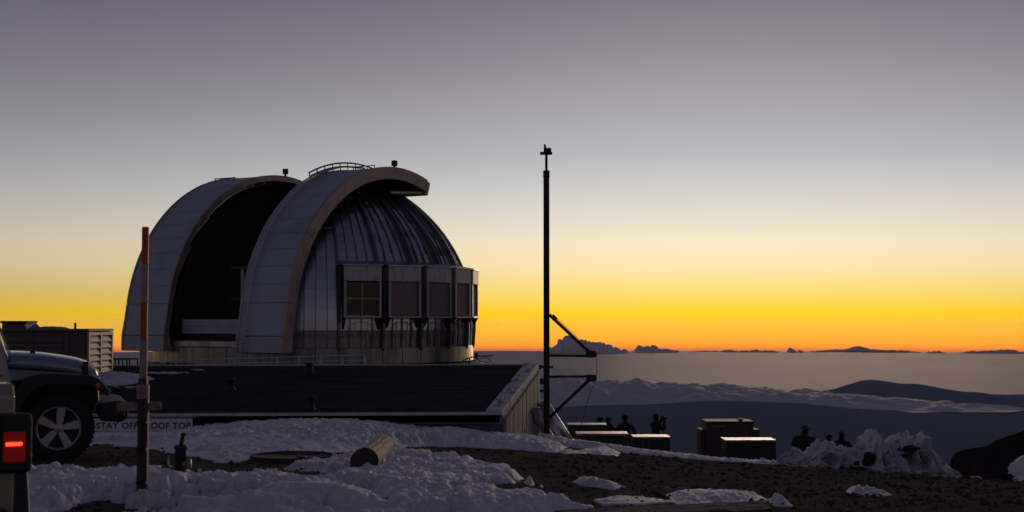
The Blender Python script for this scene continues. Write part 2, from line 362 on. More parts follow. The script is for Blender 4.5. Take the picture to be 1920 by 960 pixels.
# ------------------------------------------------------------------ far country: mountain, cloud bank, cloud sea
RE = 6371000.0
pr = [(1380, 790), (1500, 752), (1540, 741), (1558, 733), (1580, 728), (1600, 720), (1620, 713), (1632, 711.5), (1645, 712), (1660, 715), (1690, 719), (1722, 719.5), (1760, 727), (1800, 734), (1840, 736), (1870, 743), (1900, 747), (1960, 752), (2080, 762), (2300, 790)]
YM = 20600.0
px_ = np.array([(p[0] - 960) / F * YM for p in pr]); pz_ = np.array([(600 - p[1]) / F * YM for p in pr])
mx = np.linspace(px_[0], px_[-1], 360); my = np.linspace(-2600, 2200, 150)
MX, MY = np.meshgrid(mx, my)
crest = np.interp(MX, px_, pz_)
fall = np.exp(-(MY / 1300) ** 2)
rough = fbm(MX / 520, MY / 520, o=5, s=31)
MZ = -1190 + (crest + 1190) * fall + 17 * rough * (1 - .75 * fall)
mt = np_mesh('mountain', np.stack([MX, MY + YM, MZ], -1).reshape(-1, 3), grid_faces(150, 360), M['land']); tag(mt, kind='structure')

# the sea of haze and low cloud out to the horizon, following the earth's curve
ra = np.concatenate([np.geomspace(23300, 130000, 140), np.linspace(131000, 150000, 20)])
aa = np.concatenate([np.linspace(-180, -26, 50)[:-1], np.linspace(-26, 26, 260), np.linspace(26, 180, 50)[1:-1]])
A, Q = np.meshgrid(np.radians(aa), ra); CX, CY = Q * np.sin(A), Q * np.cos(A)
CZ = -1528 - Q ** 2 / (2 * RE) + 95 * np.clip(fbm(CX / 5200, CY / 9000, o=4, s=43), 0, 1) * np.clip((Q - 70000) / 40000, 0, 1) + 18 * fbm(CX / 3000, CY / 9000, o=4, s=41) * np.clip((125000 - Q) / 60000, 0, 1)
M['sea'] = mat('haze_layer', (.74, .57, .42), .5, var=.10, vscale=.00006, stretch=(1, .3, 1), spec=.1)
forward_scatter(M['sea'], (.66, .52, .36), .62, .55)
_t = M['sea'].node_tree; _g = [q for q in _t.nodes if q.type == 'BSDF_GLOSSY'][0]; _n = _t.nodes.new('ShaderNodeTexNoise'); _n.inputs['Scale'].default_value = .00022; _n.inputs['Detail'].default_value = 7
_m = _t.nodes.new('ShaderNodeMapping'); _m.inputs['Scale'].default_value = (.55, .12, 1); _tc = _t.nodes.new('ShaderNodeTexCoord'); _t.links.new(_tc.outputs['Object'], _m.inputs[0]); _t.links.new(_m.outputs[0], _n.inputs['Vector'])
_r = _t.nodes.new('ShaderNodeValToRGB'); _r.color_ramp.elements[0].position = .36; _r.color_ramp.elements[1].position = .66; _r.color_ramp.elements[0].color = (.34, .27, .185, 1); _r.color_ramp.elements[1].color = (.53, .40, .26, 1); _t.links.new(_n.outputs[0], _r.inputs[0]); _t.links.new(_r.outputs[0], _g.inputs['Color'])
cs = np_mesh('cloud_sea', np.stack([CX, CY, CZ], -1).reshape(-1, 3), grid_faces(len(ra), len(aa), True), M['sea']); tag(cs, kind='structure')

# bank of billowing low cloud between the land and the haze
def puff(x, y, s):                                     # rounded cauliflower heads
    w = worley(x, y, s); return np.sqrt(np.clip(1 - w * w * 1.25, 0, 1))
ba = np.linspace(-24, 26, 1000); br = np.geomspace(17400, 22400, 260)
A, Q = np.meshgrid(np.radians(ba), br); BX, BY = Q * np.sin(A), Q * np.cos(A); AD = np.degrees(A)
wx = BX + 170 * fbm(BX / 600, BY / 600, o=3, s=51); wy = BY + 170 * fbm(BX / 600 + 9, BY / 600, o=3, s=52)
big = puff(wx / 950, wy / 1250, 53); mid = puff(wx / 380, wy / 470, 54); sml = puff(wx / 150, wy / 190, 55); tin = puff(wx / 62, wy / 80, 56)
amp = np.interp(AD, [-24, 0, 2, 6, 9, 13, 18, 20, 26], [1.1, 1.1, 1.1, .8, .6, .42, .36, .2, .1])
front = np.interp(AD, [-24, 1, 5, 8, 12, 16, 19, 20.2, 26], [17700, 17800, 18300, 17900, 18000, 18100, 18400, 18700, 20000])
back = np.interp(AD, [-24, 5, 9, 12, 14, 19, 20.2, 26], [20800, 20600, 20800, 20400, 19500, 19000, 18800, 19500])
edge = np.clip((Q - front) / 700, -1, 1) + .5 * fbm(wx / 850, wy / 850, o=3, s=57)
edge2 = np.clip((back - Q) / 600, -1, 1) + .35 * fbm(wx / 850, wy / 850, o=3, s=59)
env = np.clip(np.minimum(edge, edge2), -.6, 1)
BZ = -1105 + env * 60 * (amp * .6 + .4) + np.clip(env, 0, 1) ** .7 * amp * (190 * big * (.4 + .6 * mid) + 150 * mid * (.5 + .5 * sml) + 95 * sml + 40 * tin - 170)
ff = grid_faces(len(br), len(ba)); keep = env.ravel()[ff].max(1) > -.15
cb = np_mesh('cloud_bank', np.stack([BX, BY, BZ], -1).reshape(-1, 3), ff[keep], M['cloud']); tag(cb, kind='structure')

def billow(x, y, z, s):
    r = 0; a = 1; t = 0; f = 1
    for q in range(3):
        r = r + a * (3.2 * np.abs(vnoise(x * f, y * f, z * f, s + q)) - 1); t += a; a *= .42; f *= 2.1
    return r / t
def cloud(pts, base, Y, label, rough=1.0, seed=1, fat=.8):
    """one continuous heaped body: crest heights along the bearing, flat base, rounded flanks"""
    k = Y / F; n = 420; m = 40
    xs = np.linspace(pts[0][0], pts[-1][0], n); env_ = lambda q: np.interp(q, [p[0] for p in pts], [p[1] for p in pts])
    r = np.random.default_rng(seed + 40); top = env_(xs) + 3.2 * rough          # scalloped crest: overlapping round heads
    span = pts[-1][0] - pts[0][0]
    for rad, cnt in ((7, span / 13), (4, span / 8), (2.4, span / 6)):
        for q in range(int(cnt)):
            c = r.uniform(pts[0][0] + 2, pts[-1][0] - 2); R1 = min(rad * r.uniform(.7, 1.2) * min(1, rough + .25), .55 * (base - env_(c)) + .6)
            cy_ = env_(c) + R1 * r.uniform(.75, 1.3); d2 = R1 ** 2 - (xs - c) ** 2
            top = np.where(d2 > 0, np.minimum(top, cy_ - np.sqrt(np.clip(d2, 0, None))), top)
    kk = np.exp(-(np.arange(-8, 9) / (n / span * .7)) ** 2); top = np.convolve(np.pad(top, 8, 'edge'), kk / kk.sum(), 'valid')
    top = np.minimum(top, base - .2); top[0] = top[-1] = base - .2
    hh = (base - top) * k / 2; cz = (600 - (base + top) / 2) * k; X0 = (xs - 960) * k
    t = np.linspace(0, 2 * np.pi, m, endpoint=False)
    X = np.repeat(X0[:, None], m, 1); D = np.cos(t)[None] * (hh[:, None] * fat * 2 + 40); Z = cz[:, None] + np.sin(t)[None] * hh[:, None]
    sc = 1 / (10 * k); b = billow(X * sc, D * sc, Z * sc, seed * 11)
    amp_ = (rough * 2.4 * k * np.clip(hh / (7 * k), .15, 1))[:, None] * b
    Z = Z + np.sin(t)[None] * amp_; D = D + np.cos(t)[None] * amp_; X = X + amp_ * .15 * vnoise(X * sc * 1.7, Z * sc * 1.7, None, seed + 3)
    return tag(np_mesh('cloud', np.stack([X, Y + D, Z], -1).reshape(-1, 3), grid_faces(n, m, True), M['cumulus']), label, 'cloud', 'clouds on the horizon')
cloud([(1010, 668), (1022, 654), (1040, 648), (1050, 637), (1058, 632), (1068, 632), (1078, 638), (1100, 638), (1118, 643), (1140, 645), (1158, 654), (1172, 656), (1186, 668)], 672, 96000, 'tall grey heaped cloud on the horizon behind the mast bracket', 1.1, 3)
cloud([(1184, 668), (1189, 656), (1198, 648), (1212, 650), (1224, 648), (1238, 654), (1252, 653), (1262, 657), (1276, 660), (1286, 669)], 672, 104000, 'flat-topped heaped cloud with scalloped top on the orange horizon', 1, 4)
cloud([(1455, 667), (1466, 662), (1474, 659), (1479, 653), (1486, 653), (1492, 659), (1502, 658), (1510, 662), (1522, 667)], 670, 107000, 'small round-headed cloud tuft beside the long dark cloud streak', .8, 5)
cloud([(1497, 661), (1530, 657.5), (1556, 656), (1566, 653.5), (1576, 656), (1590, 654), (1602, 650), (1610, 649), (1620, 652), (1640, 655.5), (1660, 656), (1692, 656.5), (1726, 660)], 661, 112000, 'long thin dark cloud streak hiding the setting sun', .35, 6, 3)
cloud([(1728, 667), (1738, 661), (1748, 658), (1762, 659), (1772, 661), (1784, 667)], 670, 106000, 'low rounded grey cloud past the thin end of the dark streak', .7, 7)
cloud([(1284, 664), (1305, 658), (1330, 657), (1352, 658), (1368, 655.5), (1380, 657.5), (1405, 657.5), (1419, 654), (1426, 657.5), (1450, 656.5), (1470, 664)], 668, 109000, 'row of tiny low cloud heads between the scalloped cloud and the tuft', .35, 9)
cloud([(1372, 700), (1385, 697), (1398, 695), (1412, 696), (1432, 700)], 701, 48000, 'faint thin cloud wisp floating over the haze sea', .12, 12, 6)
cloud([(1388, 708), (1400, 703), (1412, 702), (1424, 706)], 709, 46000, 'smaller thin cloud wisp just below the first over the haze', .15, 13, 6)
cloud([(1262, 711), (1280, 705.5), (1296, 705), (1308, 709)], 712, 44000, 'small flat cloud wisp over the haze toward the mast', .15, 14, 6)
cloud([(1788, 665), (1812, 658.5), (1838, 658), (1862, 657), (1878, 654.5), (1894, 656), (1910, 658), (1935, 665)], 668, 108000, 'long low cloud row on the horizon above the mountain flank', .5, 8)

# ------------------------------------------------------------------ snow on the ground
def ground_at(px, py):
    d = at(px, py, 1.0); lo, hi = 5.0, 60.0
    for _ in range(40):
        m = (lo + hi) / 2
        if d.z * m > gzf(d.x * m, m): lo = m
        else: hi = m
    return (d.x * lo, lo)
YS = .38                                                # snow edges are ragged on a scale foreshortened in depth
def sdist(P, poly):
    poly = np.array(poly); n = len(poly); best = np.full(len(P), 1e9); ins = np.zeros(len(P), bool)
    for i in range(n):
        a, b = poly[i], poly[(i + 1) % n]; e = b - a; w = P - a
        t = np.clip((w @ e) / (e @ e), 0, 1); best = np.minimum(best, np.hypot(*(w - t[:, None] * e).T))
        c = ((a[1] > P[:, 1]) != (b[1] > P[:, 1])) & (P[:, 0] < (b[0] - a[0]) * (P[:, 1] - a[1]) / (b[1] - a[1] + 1e-12) + a[0]); ins ^= c
    return np.where(ins, best, -best)
SNOW = [  # outline in the photograph laid on the ground, thickness, edge width, lumpiness
    ([(150, 838), (195, 832), (260, 838), (300, 846), (340, 853), (400, 868), (445, 868), (470, 858), (560, 851), (640, 848), (700, 842), (760, 838), (860, 838), (950, 842), (1035, 849), (1062, 846), (1040, 836), (1000, 826), (955, 817), (900, 812), (500, 812), (150, 812)], .05, .5, 1.0),
    ([(525, 880), (560, 874), (625, 862), (662, 850), (735, 846), (775, 848), (830, 856), (900, 868), (950, 882), (985, 897), (950, 907), (890, 911), (955, 928), (1040, 943), (1110, 951), (1060, 962), (900, 985), (700, 985), (735, 945), (690, 928), (605, 915), (560, 903), (620, 898), (640, 890)], .04, .22, 1.5),
    ([(20, 900), (60, 886), (90, 882), (125, 888), (175, 898), (215, 898), (255, 894), (290, 886), (330, 884), (375, 892), (400, 888), (445, 896), (500, 905), (560, 913), (640, 925), (720, 944), (740, 985), (330, 990), (255, 985), (210, 935), (175, 938), (120, 955), (60, 965), (20, 965)], .04, .25, 1.5),
    ([(1120, 940), (1160, 932), (1230, 937), (1262, 943), (1200, 948), (1130, 948)], .015, .12, .6),
    ([(1250, 930), (1285, 919), (1330, 920), (1380, 926), (1430, 934), (1440, 940), (1330, 946), (1270, 948)], .02, .14, .7),
    ([(1440, 938), (1462, 941), (1482, 949), (1455, 949)], .03, .08, .8),
    ([(1074, 903), (1090, 902), (1130, 908), (1180, 915), (1150, 919), (1085, 911)], .04, .1, 1),
    ([(1585, 921), (1620, 922), (1675, 929), (1640, 932), (1595, 926)], .035, .08, .8),
    ([(1597, 915), (1620, 916), (1612, 918)], .05, .05, .6),
    ([(1045, 846), (1090, 845), (1180, 847), (1260, 852), (1330, 860), (1400, 867), (1400, 869), (1330, 866), (1250, 860), (1150, 855), (1060, 851)], .09, .5, 1.2),
    ([(1400, 867), (1440, 870), (1480, 874), (1478, 877), (1430, 873)], .06, .4, .9),
    ([(984, 906), (997, 905), (1004, 910), (992, 913)], .05, .05, .6),
    ([(1010, 912), (1018, 911), (1020, 914), (1012, 915)], .03, .04, .6),
]
sy = np.geomspace(9.3, 33.5, 430); sp_ = np.linspace(-40, 1720, 760)
PX, SYY = np.meshgrid(sp_, sy); SXX = (PX - 960) / F * SYY
base = gz(SXX, SYY)
P = np.stack([SXX.ravel(), SYY.ravel() * YS], 1)
warp = .13 * fbm(SXX * 1.6, SYY * 1.1, o=4, s=61) + .09 * fbm(SXX * 6, SYY * 4, o=4, s=62)
H = np.full(SXX.shape, -.06)
hole = np.clip((fbm(SXX * 1.5 + 3 + .5 * SYY, SYY * 1.5, o=5, s=91, g=.6) - .06) * 2.6, 0, 1)
lump = .055 * fbm(SXX * 1.1, SYY * .9, o=2, s=63) + .05 * (puff(SXX * 2.6 + .4 * fbm(SXX, SYY, s=70), SYY * 1.7, 64) - .55) + .045 * (puff(SXX * 6.5, SYY * 4.2, 65) - .5) + 0
fine = .02 * (puff(SXX * 15, SYY * 10, 67) - .5) + .040 * fbm(SXX * 11, SYY * 8, o=4, s=66) + .018 * fbm(SXX * 30, SYY * 24, o=2, s=68)
fine = 1.3 * fine * np.clip(.8 + 1.1 * fbm(SXX * .9, SYY * .7, o=3, s=95), .15, 1.6)
for poly, th, ew, lu in SNOW:
    pw = [(x, y * YS) for x, y in (ground_at(*q) for q in poly)]
    d = sdist(P, pw).reshape(SXX.shape) + warp * min(1, ew * 3)
    if lu > 1.45: d = np.minimum(d, ew * 1.2 - hole * ew * 2.0)
    k = np.clip(d / ew, -1, 1)
    ks = np.where(k > 0, k ** .85, k)
    h = np.where(k > 0, th * ks + (lump * lu * min(1, th / .04) + fine) * np.clip(k * 1.8, 0, 1) * .8, k * .10)
    H = np.maximum(H, np.maximum(h, np.where(k > 0, .012, -9)))
for i_ in range(22):                                    # footprints crossing the drift and the near patch
    t_ = i_ / 21; fx_, fy_ = (-5.6 + 5.2 * t_ + .12 * (-1) ** i_, 21.6 + 1.4 * math.sin(t_ * 3)) if i_ < 13 else (-3.4 + (i_ - 13) * .42, 11.3 + .13 * (-1) ** i_ + .12 * (i_ - 13))
    H = H - .055 * np.exp(-((SXX - fx_) / .13) ** 4 - ((SYY - fy_) / .17) ** 4) * (H > .03) + .02 * np.exp(-((np.hypot((SXX - fx_) / .19, (SYY - fy_) / .25) - 1) / .25) ** 2) * (H > .03)
# snow line left along the edge where the ground breaks away
ks_ = 1 - np.abs(SYY - 28.7 - .25 * fbm(SXX * .8, SXX * 0, o=3, s=77)) / .65 + .35 * fbm(SXX * 2.5, SYY * 2, o=4, s=78)
ks_ = np.where((SXX > .5) & (SXX < 5.3), ks_, -1)
H = np.maximum(H, np.where(ks_ > 0, np.interp(SXX, [.6, 1.5, 3, 5.2], [.12, .13, .08, .03]) * np.clip(ks_ * 1.5, 0, 1) + fine * np.clip(ks_ * 2, 0, 1) + .01, -.06))
# drift banked up against the low building, and mounds by the valve and the post
drift = np.interp(SXX, [-9, -6.2, -5.6, -4.7, -2.6, -1.2, -.3, .6, 1.2], [.0, .0, .1, .2, .22, .18, .12, .06, 0]) * np.clip((SYY - 21) / 4.6, 0, 1) ** 1.3
H = H + drift * np.clip(H / .05, 0, 1)
for mx_, my_, mw, md, mh in ((-4.05, 12.0, .9, 1.0, .07), (-2.5, 11.8, 1.0, .9, .09), (-3.35, 13.0, .25, .4, .08), (-1.4, 10.9, 1.5, .8, .07), (-4.9, 12.9, .7, .8, .05)):
    H = np.where(H > 0, H + np.clip(H / .04, 0, 1) * mh * np.exp(-((SXX - mx_) / mw) ** 2 - ((SYY - my_) / md) ** 2), H)
ff = grid_faces(len(sy), len(sp_)); keep = H.ravel()[ff].max(1) > -.035
snow = np_mesh('snow', np.stack([SXX, SYY, base + H], -1).reshape(-1, 3), ff[keep], M['snow'])
tag(snow, 'trodden old snow lying in patches on the dark ground', 'snow', kind='stuff')

# ------------------------------------------------------------------ the observatory dome
DC = Vector((-8.552, 62.0, 0)); ZC = -.40; RD = 6.80
ev = Vector((DC.x, DC.y, 0)).normalized(); er = Vector((ev.y, -ev.x, 0)); UP = Vector((0, 0, 1))
PHI = R_(40.67); RS = 6.787
dd_ = -math.sin(PHI) * er - math.cos(PHI) * ev          # the way the slit faces
nn_ = math.cos(PHI) * er - math.sin(PHI) * ev
S_OUT, S_IN = 4.32, 2.05
dome = tag(empty('observatory_dome', (DC.x, DC.y, -4.2)), 'silver observatory dome with its two arched shutter doors slid open', 'observatory')
BASE = Vector((DC.x, DC.y, -4.2))
def loc(p): return Vector(p) - BASE                     # into the dome's own frame
def rdir(a): return math.sin(a) * er - math.cos(a) * ev # a = 0 towards the camera
def cyl(a, r, z): q = DC + rdir(a) * r; return loc((q.x, q.y, z))
def slice_(s, th, r, dz=0): q = DC + nn_ * s + dd_ * (r * math.cos(th)) + UP * (ZC + r * math.sin(th) + dz); return loc(q)
def in_slit(p):
    q = Vector(p) + BASE - DC; return abs(q.dot(nn_)) < S_IN + .08 and (q.dot(dd_) > -2.2)
# meridian panels with standing seams
STEP = R_(3.75)
prof = [(RD - .05, -1.12), (RD - .03, -.75), (RD, ZC)] + [(RD * math.cos(t), ZC + RD * math.sin(t)) for t in np.radians(np.linspace(3.5, 87, 26))]
SLITC = -PHI
for k in range(96):
    a0 = R_(7.5) + k * STEP; a1 = a0 + STEP; mb = MB(); rows = []
    for r, z in prof: rows.append((cyl(a0 + .0016, r, z), cyl(a1 - .0016, r, z)))
    for i in range(len(rows) - 1):
        mid = (rows[i][0] + rows[i + 1][1]) / 2
        if in_slit(mid): continue
        mb.add([rows[i][0], rows[i][1], rows[i + 1][1], rows[i + 1][0]], [(0, 1, 2, 3)])
    if not mb.f: continue
    ob = mb.build('dome_panel', M['alu'], dome)
    sl = ob.modifiers.new('sheet', 'SOLIDIFY'); sl.thickness = .03
    major = k % 4 == 0
    pts = [cyl(a0, r + .02, z) for r, z in prof]; run = []; best = []
    for p in pts:
        if in_slit(p): run = []
        else:
            run.append(p)
            if len(run) > len(best): best = list(run)
    if len(best) > 2:
        w = .10 if major else .035; h = .16 if major else .06; mbb = MB(); o = []
        for p in best:
            q = p + BASE; rad = (q - DC - UP * ZC) if q.z > ZC else Vector((q.x - DC.x, q.y - DC.y, 0)); rad = rad.normalized(); tn = rdir(a0 + math.pi / 2)
            o.append([p - tn * w / 2 - rad * .03, p + tn * w / 2 - rad * .03, p + tn * w / 2 + rad * h, p - tn * w / 2 + rad * h])
        for a_, b_ in zip(o, o[1:]): mbb.add(a_ + b_, [(0, 1, 5, 4), (1, 2, 6, 5), (2, 3, 7, 6), (3, 0, 4, 7)])
        mbb.build('seam_rib', M['rib'], dome)
# inner lining, the dark hall behind the slit, and its floor
mb = MB(); nA = 72; rows = []
lin_prof = [(RD - .25, -1.1), (RD - .25, ZC)] + [((RD - .25) * math.cos(t), ZC + (RD - .25) * math.sin(t)) for t in np.radians(np.linspace(6, 90, 16))]
for i in range(len(lin_prof) - 1):
    for k in range(nA):
        a0, a1 = 2 * math.pi * k / nA, 2 * math.pi * (k + 1) / nA
        q = [cyl(a0, *lin_prof[i]), cyl(a1, *lin_prof[i]), cyl(a1, *lin_prof[i + 1]), cyl(a0, *lin_prof[i + 1])]
        if in_slit((q[0] + q[2]) / 2): continue
        mb.add(q, [(0, 1, 2, 3)])
mb.build('inner_lining', M['inside'], dome)
MB().lathe([(.01, -1.0 + 4.2), (RD - .3, -1.0 + 4.2)], n=48).build('dome_floor', M['inside'], dome)
mb = MB()                                               # steel frame glimpsed inside
for sx_ in (-1.1, -.3, .5, 1.2): q = DC + nn_ * sx_ + dd_ * 3.4; mb.bar(loc((q.x, q.y, -1)), loc((q.x, q.y, 2.2)), .12, .12)
IF = M['frame']
q0 = DC + nn_ * -1.7 + dd_ * 3.4; q1 = DC + nn_ * 1.7 + dd_ * 3.4
for z in (.9, 2.2): mb.bar(loc((q0.x, q0.y, z)), loc((q1.x, q1.y, z)), .12, .12)
mb.build('inner_frame', M['frame'], dome)
# ring panels of the base
for k in range(48):
    a0, a1 = R_(7.5 * k) + .002, R_(7.5 * (k + 1)) - .002
    o = []
    for r, z in ((RD + .06, -1.72), (RD + .06, -1.12), (RD + .03, -1.08)): o += [cyl(a0, r, z), cyl((a0 + a1) / 2, r, z), cyl(a1, r, z)]
    i0 = [cyl(a0, RD - .3, -1.72), cyl(a1, RD - .3, -1.72), cyl(a0, RD - .3, -1.08), cyl(a1, RD - .3, -1.08)]
    MB().add(o + i0, [(0, 1, 4, 3), (1, 2, 5, 4), (3, 4, 7, 6), (4, 5, 8, 7), (0, 3, 6, 11, 9) if False else (0, 3, 6), (6, 7, 8, 12 - 0) if False else (6, 7, 8)]).build('ring_panel', M['ring'], dome)
MB().lathe([(RD - .28, -1.05 + 4.2), (RD - .1, -1.05 + 4.2), (RD - .1, -1.85 + 4.2), (RD - .28, -1.85 + 4.2)], n=64).build('ring_core', M['dark'], dome)
MB().lathe([(7.35, 0), (7.35, -1.86 + 4.2), (7.2, -1.80 + 4.2), (6.5, -1.80 + 4.2)], n=64).build('plinth', M['clad'], dome)
# window bays
ZB0, ZB1, ZH = .16, 2.12, 1.52; RB = 7.05; HW = .765
for k in range(11):
    a = R_(15 + 15 * k); o_ = rdir(a); t_ = rdir(a + math.pi / 2); c0 = Vector((DC.x, DC.y, 0))
    def bp(u, r, z): q = c0 + o_ * r + t_ * u; return loc((q.x, q.y, z))
    def bbox(mb, u0, u1, r0, r1, z0, z1): return mb.hexa([bp(u0, r1, z0), bp(u1, r1, z0), bp(u1, r0, z0), bp(u0, r0, z0), bp(u0, r1, z1), bp(u1, r1, z1), bp(u1, r0, z1), bp(u0, r0, z1)])
    bay = bbox(MB(), -HW, HW, RB - .22, RB, ZH, ZB1).build('window_bay', M['hdr'], dome, .015, 1)
    mb = MB(); mb.hexa([bp(-HW - .05, RB + .05, ZB1 + .004), bp(HW + .05, RB + .05, ZB1 + .004), bp(HW + .05, 6.15, ZB1 + .10), bp(-HW - .05, 6.15, ZB1 + .10), bp(-HW - .05, RB + .05, ZB1 + .05), bp(HW + .05, RB + .05, ZB1 + .05), bp(HW + .05, 6.15, ZB1 + .24), bp(-HW - .05, 6.15, ZB1 + .24)])
    mb.build('bay_roof', M['wall'], bay)
    mb = MB()
    for sgn in (-1, 1):
        bbox(mb, *sorted((sgn * HW, sgn * (HW - .05))), 6.4, RB - .23, ZB0, ZB1 - .02)
    mb.build('bay_side', M['dark'], bay)
    for sgn in (-1, 1): bbox(MB(), *sorted((sgn * HW, sgn * (HW - .10))), RB - .2, RB - .01, ZB0, ZH - .004).build('jamb', M['frame'], bay)
    bbox(MB(), -HW, HW, RB - .25, RB + .03, ZB0 - .07, ZB0 - .004).build('sill', M['frame'], bay)
    if k == 0:
        xs_ = [-HW + .12, -.02, .02, HW - .12]; zs_ = [ZB0 + .04, (ZB0 + ZH) / 2 - .02, (ZB0 + ZH) / 2 + .02, ZH - .05]
        for (ua, ub) in ((0, 1), (2, 3)):
            for (za, zb) in ((0, 1), (2, 3)): bbox(MB(), xs_[ua], xs_[ub], RB - .13, RB - .11, zs_[za], zs_[zb]).build('pane', M['glass'], bay)
        mb = MB(); bbox(mb, -.02, .02, RB - .14, RB - .08, ZB0 + .04, ZH - .05); bbox(mb, -HW + .12, -.022, RB - .14, RB - .085, zs_[1], zs_[2]); bbox(mb, .022, HW - .12, RB - .14, RB - .085, zs_[1], zs_[2])
        mb.build('mullion', M['frame'], bay)
    else:
        n = 30; u = HW - .11; V_ = []; F_ = []
        for i in range(n * 2 + 1):
            z = ZB0 + .02 + (ZH - ZB0 - .04) * i / (2 * n); r = RB - .11 + (.03 if i % 2 else 0)
            V_ += [bp(-u, r, z), bp(u, r, z)]
        for i in range(n * 2): F_.append((2 * i, 2 * i + 1, 2 * i + 3, 2 * i + 2))
        MB().add(V_, F_).build('roller_shutter', M['roller'], bay)
    # brackets, arch and battens below the bay
    for sgn in (-1, 1):
        u0, u1 = sorted((sgn * HW, sgn * (HW - .09)))
        MB().add([bp(u0, 6.7, ZB0 - .08), bp(u1, 6.7, ZB0 - .08), bp(u1, RB, ZB0 - .08), bp(u0, RB, ZB0 - .08), bp(u0, 6.7, ZB0 - .62), bp(u1, 6.7, ZB0 - .62)],
                 [(0, 1, 2, 3), (0, 3, 4), (1, 5, 2), (3, 2, 5, 4), (0, 4, 5, 1)]).build('bracket', M['fin'], bay)
    arch = [bp(-.52, 6.83, -1.05), bp(-.52, 6.83, -.35)] + [bp(-.52 * math.cos(t), 6.84, -.35 + .26 * math.sin(t)) for t in np.linspace(.3, math.pi - .3, 8)] + [bp(.52, 6.83, -.35), bp(.52, 6.83, -1.05)]
    MB().tube(arch, .012, 6).build('arch_rib', M['wall'], bay)
    for u in (-.26, 0, .26): bbox(MB(), u - .012, u + .012, 6.78, 6.83, -1.05, -.05).build('batten', M['wall'], bay)
for k in range(12):
    a = R_(7.5 + 15 * k); o_ = rdir(a); t_ = rdir(a + math.pi / 2); c0 = Vector((DC.x, DC.y, 0)); r0 = 6.5
    def fp(u, r, z): q = c0 + o_ * r + t_ * u; return loc((q.x, q.y, z))
    poly = [(r0, -1.2), (6.90, -1.2), (6.90, -.30), (7.03, .0), (7.03, 2.06), (6.2, 2.2)]
    w = .06; V_ = [fp(-w, r, z) for r, z in poly] + [fp(w, r, z) for r, z in poly]; n = len(poly)
    MB().add(V_, [tuple(range(n)), tuple(range(n, 2 * n))[::-1]] + [(i, (i + 1) % n, n + (i + 1) % n, n + i) for i in range(n)]).build('fin', M['fin'], dome)
